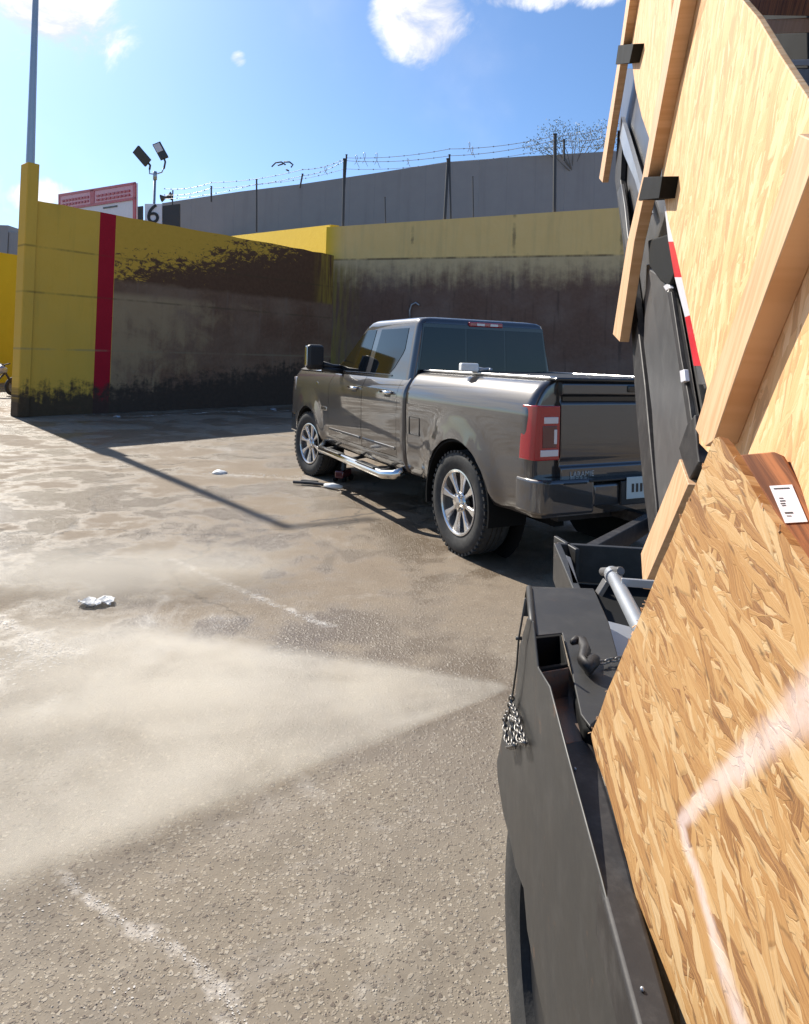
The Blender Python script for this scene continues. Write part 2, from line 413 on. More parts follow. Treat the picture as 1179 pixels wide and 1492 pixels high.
def wall_mat(name, kind, L, u_st=(0, 0)):
    """UV = metres along the wall, metres up"""
    m_, k, b = newmat(name)
    uv = k.new('ShaderNodeTexCoord').outputs['UV']; X, Z, _ = k.sep(uv)
    p = k.comb(X, Z, 0.)
    nb = k.noise(p, .55, 5, .6); nm = k.noise(p, 2.2, 6, .65); nf = k.noise(p, 9, 5, .65)
    streak = k.noise(k.comb(k.m('MULTIPLY', X, 3.2), k.m('MULTIPLY', Z, .28), 0.), 1., 5, .65)
    streak2 = k.noise(k.comb(k.m('MULTIPLY', X, 9.), k.m('MULTIPLY', Z, .5), 3.), 1., 4, .6)
    nseam = lambda z0, w: k.m('MULTIPLY', k.m('SUBTRACT', 1., k.ss(k.m('ABSOLUTE', k.m('SUBTRACT', Z, z0)), w * .3, w)), k.ss(k.noise(k.comb(k.m('MULTIPLY', X, 1.3), z0, 0.), 1., 4, .7), .32, .6))
    if kind == 'side':
        yellow = k.mix(nm, (.76, .43, .055), (.88, .52, .085))
        yellow = k.mix(k.m('MULTIPLY', k.ss(nb, .4, .7), .3), yellow, (.50, .34, .075))
        yellow = k.mix(k.m('MULTIPLY', k.ss(streak, .5, .75), .22), yellow, (.30, .22, .05))
        bare = k.mix(nm, (.35, .22, .115), (.46, .31, .17))          # faded paint and grey concrete
        dk = k.mix(nf, (.105, .050, .028), (.26, .135, .08))
        dk = k.mix(k.m('MULTIPLY', k.ss(nb, .35, .7), .55), dk, (.34, .22, .14))
        dk = k.mix(k.m('MULTIPLY', k.ss(streak2, .55, .75), .5), dk, (.24, .165, .12))
        U0, U1 = u_st
        right = k.ss(k.m('SUBTRACT', X, U1), 0., .02)
        # stain grows to the right of the stripe, heavier low down
        ux = k.m('SUBTRACT', X, U1)
        grow = k.m('ADD', k.m('MULTIPLY', ux, .30), k.m('ADD', k.m('MULTIPLY', k.m('SUBTRACT', nm, .5), 1.6), k.m('MULTIPLY', k.m('SUBTRACT', streak, .5), 1.3)))
        grow = k.m('ADD', grow, k.m('MULTIPLY', k.m('SUBTRACT', 2.2, Z), .28)); grow = k.m('ADD', grow, k.m('MULTIPLY', k.m('SUBTRACT', k.noise(p, 1.1, 6, .7, .5), .5), 1.8))
        low = k.mix(k.ss(grow, .05, 1.1), bare, dk)
        band = k.m('MULTIPLY', k.ss(Z, 2.9, 3.1), k.ss(Z, 3.5, 3.3))
        low = k.mix(k.m('MULTIPLY', band, .85), low, dk)
        # upper band: yellow with mould growing through
        vz = k.m('ADD', k.m('MULTIPLY', k.m('SUBTRACT', Z, 3.25), .9), k.m('MULTIPLY', ux, -.26))
        chips = k.ss(k.noise(p, 6., 7, .78), .63, .66); low = k.mix(k.m('MULTIPLY', chips, .5), low, (.38, .30, .22))
        crk = k.vor(k.vm('ADD', k.comb(k.m('MULTIPLY', X, 1.5), k.m('MULTIPLY', Z, 3.), 0.), k.vm('SCALE', k.noise(p, 2.5, 4, .6, col=True), sc=1.2)), 1.6, 'DISTANCE_TO_EDGE')
        mould = k.m('ADD', k.m('MULTIPLY', k.m('SUBTRACT', k.noise(k.comb(k.m('MULTIPLY', X, .7), k.m('MULTIPLY', Z, 1.4), 0.), 5., 6, .75, 1.), .5), 3.2), k.m('MULTIPLY', k.ss(crk.outputs['Distance'], .12, .0), .22))
        mm = k.m('SUBTRACT', k.m('ADD', mould, k.m('MULTIPLY', k.m('SUBTRACT', nb, .5), 1.2)), k.m('SUBTRACT', vz, .25))
        topc = k.mix(k.ss(mm, -.05, .25), k.mix(nf, (.66, .35, .04), (.78, .44, .065)), k.mix(nf, (.09, .042, .022), (.19, .095, .05)))
        topc = k.mix(k.m('MULTIPLY', k.ss(X, L - 1.0, L - .3), k.ss(streak2, .35, .6)), topc, (.36, .23, .045))
        upper = k.ss(k.m('ADD', Z, k.m('MULTIPLY', k.m('SUBTRACT', nm, .5), .25)), 3.25, 3.4)
        rt = k.mix(upper, low, topc)
        c = k.mix(right, yellow, rt)
        strp = k.m('MULTIPLY', k.m('GREATER_THAN', X, U0), k.m('LESS_THAN', X, U1))
        sc_ = k.mix(nm, (.40, .010, .022), (.50, .016, .032))
        c = k.mix(strp, c, sc_)
        base_h = k.m('ADD', .62, k.m('MULTIPLY', ux, .10, clamp=True))
        bs = k.m('SUBTRACT', base_h, k.m('ADD', Z, k.m('MULTIPLY', k.m('SUBTRACT', k.m('ADD', k.m('MULTIPLY', streak2, .3), k.m('MULTIPLY', k.noise(p, 4.5, 7, .72), .7)), .5), 2.2)))
        c = k.mix(k.m('MULTIPLY', k.ss(bs, -.22, .25), .96), c, k.mix(nf, (.040, .027, .020), (.095, .064, .045)))
        for z0 in (1.55, 2.85, 3.9):
            c = k.mix(k.m('MULTIPLY', nseam(z0, .035), .45), c, (.30, .24, .14) if z0 == 1.55 else (.09, .065, .03))
    else:
        pale = k.mix(nm, (.88, .56, .20), (.92, .64, .27))
        pale = k.mix(k.m('MULTIPLY', k.ss(streak, .45, .75), .35), pale, (.58, .42, .19))
        pale = k.mix(k.ss(X, .8, -.1), pale, (.78, .53, .03)) if kind == 'back' else k.mix(nm, (.78, .50, .02), (.88, .60, .035))
        c = pale
        if kind == 'back':
            dk = k.mix(nf, (.125, .070, .048), (.23, .135, .095))
            dk = k.mix(k.m('MULTIPLY', k.ss(nb, .4, .7), .6), dk, (.26, .185, .145))
            dk = k.mix(k.m('MULTIPLY', k.ss(streak2, .55, .75), .6), dk, (.085, .055, .042))
            mid = k.mix(nm, (.58, .42, .21), (.70, .52, .30))
            tt = k.m('ADD', Z, k.m('MULTIPLY', k.m('SUBTRACT', k.m('ADD', k.m('MULTIPLY', streak, .55), k.m('MULTIPLY', k.noise(p, 3.2, 7, .7), .45)), .5), 2.6))
            c = k.mix(k.ss(Z, 4.86, 4.78), c, mid)
            c = k.mix(k.ss(tt, 4.85, 3.7), c, dk)
            c = k.mix(k.m('MULTIPLY', k.m('MULTIPLY', k.ss(X, 1.6, .0), k.ss(Z, 4.8, 4.4)), k.ss(streak2, .35, .6)), c, (.30, .22, .06))
            c = k.mix(k.m('MULTIPLY', nseam(4.82, .05), .8), c, (.13, .095, .05))
            for x0 in (3.1, 6.4, 9.6, 12.8):
                s = k.m('SUBTRACT', 1., k.ss(k.m('ABSOLUTE', k.m('SUBTRACT', k.m('ADD', X, k.m('MULTIPLY', nf, .1)), x0)), .02, .07))
                s = k.m('MULTIPLY', s, k.ss(k.noise(k.comb(x0, Z, 0.), 1.4, 3, .6), .4, .6))
                c = k.mix(k.m('MULTIPLY', s, .55), c, (.06, .045, .04))
    k.put(b.inputs['Base Color'], c); b.inputs['Roughness'].default_value = .85; b.inputs['Specular IOR Level'].default_value = .25
    k.put(b.inputs['Normal'], k.bump(k.m('ADD', nf, k.m('MULTIPLY', nm, 1.5)), .35, .02))
    return m_


# ---------------------------------------------------------------- ground
bm = bmesh.new(); bmesh.ops.create_grid(bm, x_segments=1, y_segments=1, size=600)
m_, k, b = newmat('wet concrete')
co = k.new('ShaderNodeTexCoord').outputs['Object']
nb = k.noise(co, .5, 5, .6, .3); nm = k.noise(co, 1.7, 6, .65); nf = k.noise(co, 12, 5, .65)
st1 = k.vor(k.vm('ADD', co, k.vm('SCALE', k.noise(co, 60, 2, .5, col=True), sc=.022)), 62.); st2 = k.vor(k.vm('ADD', co, (3, 7, 0)), 120.)
t1 = k.sep(st1.outputs['Color']); t2 = k.sep(st2.outputs['Color'])
matrix = k.mix(nf, (.165, .132, .095), (.27, .225, .168))
pc1 = k.mix(t1[1], (.15, .115, .085), (.50, .44, .35)); pc1 = k.mix(k.m('GREATER_THAN', t1[2], .88), pc1, (.08, .055, .045))
pm1 = k.m('MULTIPLY', k.ss(st1.outputs['Distance'], .50, .30), k.m('GREATER_THAN', t1[0], .35))
pm2 = k.m('MULTIPLY', k.ss(st2.outputs['Distance'], .42, .28), k.m('GREATER_THAN', t2[0], .4))
pc2 = k.mix(t2[1], (.13, .10, .07), (.54, .46, .34))
c = k.mix(k.m('MULTIPLY', pm2, .6), matrix, pc2); c = k.mix(k.m('MULTIPLY', pm1, .62), c, pc1)
c = k.mix(k.m('MULTIPLY', k.ss(k.noise(co, 4.5, 6, .7), .48, .68), .35), c, (.12, .098, .075)); c = k.mix(k.m('MULTIPLY', k.ss(k.noise(k.vm('ADD', co, (9, 2, 0)), 2.6, 6, .7), .52, .72), .28), c, (.46, .41, .33))
X, Y, Z = k.sep(co)
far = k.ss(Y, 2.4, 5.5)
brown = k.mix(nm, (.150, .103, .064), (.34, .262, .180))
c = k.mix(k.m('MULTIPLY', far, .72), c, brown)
wet = k.ss(k.m('ADD', nb, k.m('MULTIPLY', k.m('SUBTRACT', nm, .5), .8)), .42, .58)
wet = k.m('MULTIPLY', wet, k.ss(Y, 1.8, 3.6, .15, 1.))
c = k.mix(k.m('MULTIPLY', wet, .62), c, (.115, .082, .055))
# oil and tyre stains
oil = k.ss(k.noise(k.vm('MULTIPLY', co, (1., .45, 1)), 1.3, 5, .6, .8), .58, .72)
c = k.mix(k.m('MULTIPLY', k.m('MULTIPLY', oil, far), .45), c, (.09, .072, .055))
# pale soapy residue
soap = k.m('MULTIPLY', k.ss(k.noise(k.vm('ADD', co, (20, 5, 0)), 1.1, 8, .7, 1.2), .56, .72), .4)
c = k.mix(soap, c, (.52, .48, .43))
# dried suds drawn out in wandering pale lines
wv = k.vm('ADD', co, k.vm('SCALE', k.vm('SUBTRACT', k.noise(co, 7, 4, .65, col=True), (.5, .5, .5)), sc=.13)); WX, WY, _w = k.sep(wv)
sm_ = None
for line, w in (([(95, 1275), (190, 1350), (285, 1400), (355, 1500)], .034), ([(250, 815), (350, 860), (480, 912)], .05), ([(0, 900), (60, 935), (125, 950)], .06), ([(0, 985), (60, 955), (120, 945)], .06), ([(300, 690), (470, 700)], .10)):
    gp_ = [G(*q_) for q_ in line]
    for a_, b_ in zip(gp_[:-1], gp_[1:]):
        ax, ay = b_.x - a_.x, b_.y - a_.y; dx = k.m('SUBTRACT', WX, a_.x); dy = k.m('SUBTRACT', WY, a_.y)
        t_ = k.m('DIVIDE', k.m('ADD', k.m('MULTIPLY', dx, ax), k.m('MULTIPLY', dy, ay)), ax * ax + ay * ay, clamp=True)
        ex = k.m('SUBTRACT', dx, k.m('MULTIPLY', t_, ax)); ey = k.m('SUBTRACT', dy, k.m('MULTIPLY', t_, ay))
        v_ = k.ss(k.m('SQRT', k.m('ADD', k.m('MULTIPLY', ex, ex), k.m('MULTIPLY', ey, ey))), w, w * .15)
        sm_ = v_ if sm_ is None else k.m('MAXIMUM', sm_, v_)
c = k.mix(k.m('MULTIPLY', k.m('MULTIPLY', sm_, .62), k.ss(k.noise(co, 13, 6, .75), .40, .66)), c, (.60, .55, .49))
g1_, g2_ = G(455, 760), G(640, 735); ax, ay = g2_.x - g1_.x, g2_.y - g1_.y; dx = k.m('SUBTRACT', WX, g1_.x); dy = k.m('SUBTRACT', WY, g1_.y)  # dark line painted on to prolong the pole's cast shadow
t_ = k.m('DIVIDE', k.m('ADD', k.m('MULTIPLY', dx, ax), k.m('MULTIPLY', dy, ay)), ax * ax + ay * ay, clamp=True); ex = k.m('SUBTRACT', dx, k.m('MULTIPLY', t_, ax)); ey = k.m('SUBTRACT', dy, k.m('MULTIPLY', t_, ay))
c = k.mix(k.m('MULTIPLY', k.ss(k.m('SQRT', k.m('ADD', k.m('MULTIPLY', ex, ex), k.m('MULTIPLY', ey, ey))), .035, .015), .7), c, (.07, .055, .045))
# joint / cracks
cr = k.vor(k.vm('ADD', k.vm('MULTIPLY', co, (.22, .26, 1)), k.vm('SCALE', k.noise(co, 2., 4, .6, col=True), sc=.12)), 1., 'DISTANCE_TO_EDGE')
c = k.mix(k.m('MULTIPLY', k.m('MULTIPLY', k.ss(cr.outputs['Distance'], .005, .001), far), .55), c, (.06, .048, .036))
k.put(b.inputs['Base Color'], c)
k.put(b.inputs['Roughness'], k.m('SUBTRACT', .88, k.m('MULTIPLY', wet, k.m('MULTIPLY_ADD', nf, .2, .45))))
hg = k.m('ADD', k.m('ADD', k.m('MULTIPLY', pm1, .8), k.m('MULTIPLY', pm2, .5)), k.m('MULTIPLY', nf, .8))
k.put(b.inputs['Normal'], k.bump(hg, .5, .006))
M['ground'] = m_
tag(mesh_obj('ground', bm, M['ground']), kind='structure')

# ---------------------------------------------------------------- walls
A0 = G(24, 608); B0 = G(480, 587)
wd = (B0 - A0); WL = wd.length; wd.normalize(); wn = Vector((wd.y, -wd.x, 0))      # wn faces the yard
def wall_u(u, v, P, n, d): return (PLN(u, v, P, n) - P).dot(d)
su0 = (wall_u(148, 312, A0, wn, wd) + wall_u(135, 550, A0, wn, wd)) / 2; su1 = (wall_u(170, 312, A0, wn, wd) + wall_u(160, 550, A0, wn, wd)) / 2
M['wall_side'] = wall_mat('stained yellow wall', 'side', WL, (su0, su1))
zA = PLN(55, 292, A0, wn).z; zB = PLN(482, 371, A0, wn).z
print('side wall', A0, B0, WL, 'heights', zA, zB, 'stripe', su0, su1)
root = thing('side_wall', A0, 'tall dirty yellow wall with a red upright stripe and black mould, left of the pickup', 'wall')
bm = bmesh.new(); n = 24
prof = []
poly = [A0, B0 + wd * .3]
top = []
for i in range(n + 1):
    t = i / n; top.append(A0 + (B0 + wd * .3 - A0) * t + Vector((0, 0, zA + (zB - zA) * t + (random.random() - .5) * .03)))
top[0] = top[0] + wd * .02; prism(bm, [A0 + wd * .02, B0 + wd * .3] + top[::-1], -wn * .30)
keep(mesh_obj('wall_panel', bm, M['wall_side'], uv=(A0, wd, Vector((0, 0, 1)))), root)
# corner pillar
zc = PLN(40, 236, A0, wn).z
bm = bmesh.new(); pw = wall_u(57, 240, A0, wn, wd)
prism(bm, [A0 + wn * .05, A0 + wd * pw + wn * .05, A0 + wd * pw - wn * .36, A0 - wn * .36], Vector((0, 0, zc)))
M['pillar'] = wall_mat('pillar paint', 'side', WL, (50, 51))
keep(mesh_obj('pillar', bm, M['pillar'], uv=(A0, wd, Vector((0, 0, 1))), bevel=.02), root)

# back wall
B1 = Vector((B0.x, B0.y, 0))
bd = Vector((.956, -.293, 0)).normalized(); bn = Vector((bd.y, -bd.x, 0))
B1 = B1 - bd * .3
zt0 = PLN(474, 331, B1, bn).z; zt1 = PLN(895, 303, B1, bn).z
print('back wall', zt0, zt1, 'ledge', PLN(487, 375, B1, bn).z, PLN(898, 361, B1, bn).z)
BL = 34.
M['wall_back'] = wall_mat('stained back wall', 'back', BL)
uL = wall_u(895, 303, B1, bn, bd)
root = thing('back_wall', B1, 'long wall behind the pickup, pale yellow band above dark brown stained concrete', 'wall')
bm = bmesh.new(); zend = zt0 + (zt1 - zt0) * BL / uL
prism(bm, [B1, B1 + bd * BL, B1 + bd * BL + Vector((0, 0, zend)), B1 + Vector((0, 0, zt0))], -bn * .3)
keep(mesh_obj('wall_panel', bm, M['wall_back'], uv=(B1, bd, Vector((0, 0, 1)))), root)
BT = lambda s, up_=0.: B1 + bd * s + Vector((0, 0, zt0 + (zt1 - zt0) * s / uL + up_))

# bright wall running back from the corner (sun on its face)
cdr = Vector((-.40, .917, 0)).normalized(); cn = Vector((-cdr.y, cdr.x, 0))
C1 = B1 + Vector((.02, .02, 0)) - bn * .3
M['wall_bright'] = wall_mat('fresh yellow wall', 'bright', 30)
bm = bmesh.new(); pC = PLN(474, 332, C1, cn); pD = PLN(345, 343, C1, cn)
sD = (pD - C1).dot(cdr); z0 = pC.z; z1 = pD.z; e = 1.6
zz = z0 + (z1 - z0) * e
prism(bm, [C1, C1 + cdr * sD * e, C1 + cdr * sD * e + Vector((0, 0, zz)), C1 + Vector((0, 0, z0))], -cn * .3)
tag(mesh_obj('yellow_wall', bm, M['wall_bright'], uv=(C1, cdr, Vector((0, 0, 1)))), 'bright clean yellow wall top seen above the far corner of the dirty wall', 'wall')
print('bright wall', sD, z0, z1)

# grey building wall above and behind
m_, k, b = newmat('grey cladding')
uv = k.new('ShaderNodeTexCoord').outputs['UV']; X, Z, _ = k.sep(uv)
st = k.noise(k.comb(k.m('MULTIPLY', X, .9), k.m('MULTIPLY', Z, .06), 0.), 1., 5, .6); nn = k.noise(uv, 1.2, 5, .6)
c = k.mix(nn, (.31, .285, .275), (.37, .34, .325)); c = k.mix(k.m('MULTIPLY', k.ss(st, .5, .72), .35), c, (.24, .215, .205))
rib = k.ss(k.m('PINGPONG', X, .9), .85, .9)
c = k.mix(k.m('MULTIPLY', rib, .12), c, (.2, .18, .18))
k.put(b.inputs['Base Color'], c); b.inputs['Roughness'].default_value = .75
k.put(b.inputs['Normal'], k.bump(rib, .4, .03)); M['grey_wall'] = m_
GP = B1 - bn * 22.
bm = bmesh.new()
pts = [(236, 296), (262, 292), (350, 279), (440, 268), (548, 252), (650, 236), (760, 228), (880, 221), (1060, 212)]
tops = [PLN(u, v, GP, bn) for u, v in pts]
prism(bm, [Vector((tops[0].x, tops[0].y, 0))] + tops + [Vector((tops[-1].x, tops[-1].y, 0))], -bn * .4)
tag(mesh_obj('grey_building', bm, M['grey_wall'], uv=(GP, bd, Vector((0, 0, 1)))), 'long plain grey building wall rising behind the yellow back wall and its fence', 'building')

# wire fence on the back wall
fr = thing('security_fence', BT(0), 'steel post fence with barbed wire strands on top of the back wall', 'fence')
def on_wall_s(u, v): return wall_u(u, v, B1 - bn * .15, bn, bd)
posts = [(374, 334, 374, 262, .03), (500, 326, 502, 232, .045), (500, 300, 505, 226, .03), (648, 318, 653, 232, .05), (657, 316, 655, 226, .03), (808, 307, 809, 196, .055), (822, 230, 822, 204, .035),
         (562, 322, 561, 288, .02), (690, 316, 689, 258, .02), (437, 270, 441, 254, .03), (308, 290, 308, 272, .03)]
for (u0, v0, u1, v1, r) in posts:
    a = PLN(u0, v0 + 4, B1 - bn * .15, bn); c2 = PLN(u1, v1, B1 - bn * .15, bn)
    bm = bmesh.new(); tube(bm, [a, c2], r, 8); tube(bm, [c2, c2 + Vector((.0, 0, .02))], r * 1.35, 8)
    keep(mesh_obj('post', bm, M['fence_steel'], smooth=True, autos=40), fr)
def strand(name, px, r=.012, mat='wire'):
    bm = bmesh.new(); P = [PLN(u, v, B1 - bn * .15, bn) for u, v in px]; r *= .7
    pts = []
    for a, c2 in zip(P[:-1], P[1:]):
        for i in range(14):
            t = i / 14; q = a.lerp(c2, t); q.z -= .10 * 4 * t * (1 - t); pts.append(q)
    pts.append(P[-1]); tube(bm, pts, r, 5)
    d = (P[-1] - P[0]).normalized()
    for i, q in enumerate(pts[::2]):
        box(bm, q, (.04, .008, .04), Matrix.Rotation(i * .9, 3, 'Y'))
    keep(mesh_obj(name, bm, M[mat]), fr)
strand('barbed_wire', [(240, 284), (308, 274), (441, 256), (502, 234), (655, 227), (809, 204), (900, 196), (1000, 188)], .013)
strand('barbed_wire', [(240, 275), (308, 266), (441, 247), (505, 230), (655, 217), (809, 198), (900, 180), (1000, 170)], .013)
strand('barbed_wire', [(240, 290), (374, 268), (502, 246), (655, 236), (809, 214), (900, 205)], .010)
# bent strands of razor coil
for (u, v, s) in [(512, 240, 1), (523, 238, 1.1), (540, 240, 1.2), (676, 222, 1), (682, 226, .8), (820, 214, 1.3), (848, 208, 1.4), (866, 204, 1.2), (470, 252, .6), (590, 240, .6)]:
    bm = bmesh.new(); cpt = PLN(u, v, B1 - bn * .15, bn); pts = []
    for i in range(14):
        t = i / 13 * math.pi * 1.1; pts.append(cpt + bd * (math.cos(t) * .12 * s + i * .03 * s) + Vector((0, 0, math.sin(t) * .32 * s)) - bn * math.sin(t * 2) * .1)
    tube(bm, pts, .008, 5); keep(mesh_obj('razor_coil', bm, M['wire']), fr)
# dark loop of cable on the fence
bm = bmesh.new()
for (px) in [[(396, 243), (402, 237), (410, 236), (416, 240)], [(414, 236), (422, 236), (427, 240), (424, 244)], [(417, 247), (421, 249)], [(412, 239), (405, 241)]]:
    tube(bm, [PLN(u, v, B1 - bn * 2, bn) for u, v in px], .03, 6)
tag(mesh_obj('cable_loop', bm, M['fence_steel'], smooth=True), 'small dark bent cable ends sticking up above the grey building', 'cable')
# pipe tops against the back wall, behind the cab roof
bm = bmesh.new(); tube(bm, [PLN(u, v, B1 + bn * .1, bn) for u, v in [(597, 470), (597, 452), (600, 444), (606, 441), (611, 445)]], .028, 8)
tag(mesh_obj('vent_pipe', bm, M['galv'], smooth=True), 'small bent pale pipe on the stained wall just above the cab roof', 'pipe')

# ---------------------------------------------------------------- things behind the side wall
# steel pole whose shadow crosses the yard
pb = G(41, 608) - wn * .20 - Vector((wn.x, wn.y, 0)) * 0
pb = A0 + wd * (pw * .5) - wn * .155
lr = thing('steel_pole', pb, 'slim grey steel pole rising from the top of the yellow corner pillar', 'pole')
def tip_height(px, base):   # height whose shadow reaches the pixel
    g = G(*px); return (Vector((g.x, g.y, 0)) - Vector((base.x, base.y, 0))).length * math.tan(SUN_EL)
hp = tip_height((390, 767), pb) + .12
sh = Vector((-sun_dir.x, -sun_dir.y, 0)).normalized()
# the pole leans a little (as in the photograph)
topP = G(390, 767) + Vector((0, 0, 0)) - sh * (hp / math.tan(SUN_EL)); topP.z = hp
ptp = PLN(52, 0, pb, wn); print('pole', pb, 'top', topP, 'through', ptp)
bm = bmesh.new(); lean = (ptp - (pb + Vector((0, 0, zc)))); lean = lean / lean.z
tp = pb + Vector((0, 0, zc)) + lean * (hp - zc)
tube(bm, [pb + Vector((0, 0, zc - .3)), tp], .085, 14, radii=[.095, .06])
keep(mesh_obj('pole', bm, M['galv'], smooth=True, autos=40), lr)
shadow_arm = G(640, 735) - G(390, 767); shadow_arm.z = 0  # out of view, added to cast the bend in the pole's shadow
bm = bmesh.new(); tube(bm, [tp - Vector((0, 0, .04)), tp + shadow_arm * .2 + Vector((0, 0, .03)), tp + shadow_arm * .45 + Vector((0, 0, .05))], .035, 8)
keep(mesh_obj('shadow_arm', bm, M['galv'], smooth=True), lr)

# flood light mast
fy = 34.
q = lambda u, v, Y=fy: AY(u, v, Y)
fb = q(225, 330); fr2 = thing('flood_light_mast', Vector((fb.x, fb.y, 0)), 'slim mast with two tilted floodlight heads behind the dirty yellow wall', 'flood light')
bm = bmesh.new(); tube(bm, [Vector((fb.x, fb.y, 0)), q(226, 252)], .07, 10); tube(bm, [q(226, 262), q(226, 250)], .1, 10)
keep(mesh_obj('pole', bm, M['galv'], smooth=True), fr2)
bm = bmesh.new(); tube(bm, [q(218, 246), q(218, 253), q(226, 254), q(236, 251), q(239, 244)], .035, 8); keep(mesh_obj('bracket', bm, M['galv'], smooth=True), fr2)
def head(a, b, w, back):
    bm = bmesh.new(); a, b = Vector(a), Vector(b); d = (b - a).normalized(); y = Vector((0, 1, -.5)).cross(d).normalized()
    box_between(bm, a, b, w, .16, Vector((.1, -1, .35)))
    for i in range(5):
        t = (i + .5) / 5; c2 = a.lerp(b, t); box(bm, c2 + Vector((0, .13, .02)), (w * .8, .02, .05))
    o = keep(mesh_obj('lamp_head', bm, M['fence_steel'], bevel=.02), fr2)
    bm = bmesh.new(); off = Vector((-.03, -.1, .035)); a2, b2 = a.lerp(b, .12) + off, a.lerp(b, .62) + off
    box_between(bm, a2, b2, w * .75, .02, Vector((.1, -1, .35)))
    l = mesh_obj('lens', bm, M['sign_white']); l.parent = o
head(q(228, 209), q(240, 231), .42, 1)
bm = bmesh.new(); tube(bm, [q(239, 246), q(241, 236), q(239, 230)], .05, 8); keep(mesh_obj('bracket', bm, M['fence_steel'], smooth=True), fr2)
bm = bmesh.new(); box_between(bm, q(198, 217), q(216, 238), .5, .12, Vector((-.8, .2, 1)))
keep(mesh_obj('lamp_head', bm, M['fence_steel'], bevel=.02), fr2)
bm = bmesh.new(); tube(bm, [q(215, 236), q(219, 241), q(218, 247)], .055, 8); keep(mesh_obj('bracket', bm, M['fence_steel'], smooth=True), fr2)

# loudspeaker on a short post
sb = thing('horn_speaker', Vector((q(243, 300).x, fy, 0)), 'small dark double horn speaker on a short post beside the numbered board', 'speaker')
bm = bmesh.new(); tube(bm, [Vector((q(252, 300).x, fy, 0)), q(252, 277)], .035, 6); keep(mesh_obj('post', bm, M['fence_steel']), sb)
bm = bmesh.new()
a, b2 = q(235, 289), q(250, 286); d = (b2 - a)
tube(bm, [a, a + d * .3, a + d * .5, a + d * .7, b2], .1, 10, radii=[.2, .1, .07, .1, .24]); keep(mesh_obj('horn', bm, M['fence_steel'], smooth=True, autos=50), sb)

# red and white sign
sy = 26.
sgp = AY(140, 300, sy); sn = Vector((-.25, -1, 0)).normalized()
sn = Vector((.55, -.835, 0))
# lay the board in an upright plane whose top edge runs through both photo corners
a, b2 = AY(86, 284, 30), AY(196, 266, 24)
dv = Vector((b2.x - a.x, b2.y - a.y, 0)).normalized(); sn = Vector((dv.y, -dv.x, 0))
s0 = thing('sign_board', Vector((a.x, a.y, 0)), 'red framed pink and white sign board standing behind the yellow wall', 'sign')
S = lambda nm, px, off, th, mt: slab(nm, px, a, sn, off, th, mt, s0, uvax=(dv, Vector((0, 0, 1))))
S('panel', [(86, 284), (196, 266), (196, 330), (86, 345)], 0, .12, M['sign_white'])
S('header', [(87, 286), (195, 268), (195, 290), (120, 301), (87, 306)], .02, .02, M['sign_pink'])
for px in ([(85, 283), (197, 265), (197, 268.5), (85, 286.5)], [(85, 304), (120, 298.5), (197, 287), (197, 290.5), (120, 302), (85, 308)], [(193.5, 266), (197, 265), (197, 330), (193.5, 330)],
           [(131, 277), (137, 276), (137, 297), (131, 298)], [(85, 284), (87, 283.5), (87, 345), (85, 345)]):
    S('frame', px, .04, .03, M['sign_red'])
for r_ in range(2):
    for i in range(9):
        u0 = 90 + i * 4.4 + (11 if i > 8 else 0); v0 = 292 + r_ * 6 - (u0 - 86) * .163
        S('lettering', [(u0, v0), (u0 + 3, v0 - .5), (u0 + 3, v0 + 2.6), (u0, v0 + 3.1)], .05, .02, M['sign_red'])
        u0 = 140 + i * 5.6; v0 = 284 + r_ * 6 - (u0 - 140) * .163
        S('lettering', [(u0, v0), (u0 + 3.8, v0 - .5), (u0 + 3.8, v0 + 2.4), (u0, v0 + 2.9)], .05, .02, M['sign_red'])
S('lettering', [(150, 302), (170, 299), (170, 301), (150, 304)], .03, .02, M['fence_steel'])
for u in (100, 185):
    bm = bmesh.new(); p = AY(u, 300, 30 - (u - 86) / 110 * 6); box_between(bm, (p.x, p.y + .15, 0), (p.x, p.y + .15, p.z + .4), .12, .12)
    keep(mesh_obj('post', bm, M['fence_steel']), s0)

# number board
ny = 33.
nr = thing('number_board', Vector((q(222, 320).x, ny, 0)), 'white board with a bold black number 6 between grey panels', 'sign')
Pn, nn_ = AY(222, 320, ny), Vector((0, -1, 0))
S2 = lambda nm, px, off, th, mt: slab(nm, px, Pn, nn_, off, th, mt, nr)
S2('panel', [(211, 297), (236, 297), (236, 345), (211, 345)], 0, .1, M['tape_white'])
S2('side_panel', [(193, 302), (208, 300), (208, 345), (193, 345)], -.05, .1, M['fence_steel'])
S2('side_panel', [(237, 300), (262, 297), (262, 345), (237, 345)], -.05, .1, M['fence_steel'])
tp6 = PLN(223.5, 313, Pn, nn_) + Vector((0, -.03, 0))
t6 = text_obj('number', '6', 1.35, M['tag_black'], Matrix.Translation(tp6) @ Matrix.Rotation(R(90), 4, 'X'), depth=.02); keep(t6, nr)
for u in (214, 234):
    bm = bmesh.new(); p = AY(u, 320, ny); box_between(bm, (p.x, ny + .1, 0), (p.x, ny + .1, p.z), .1, .1); keep(mesh_obj('post', bm, M['fence_steel']), nr)

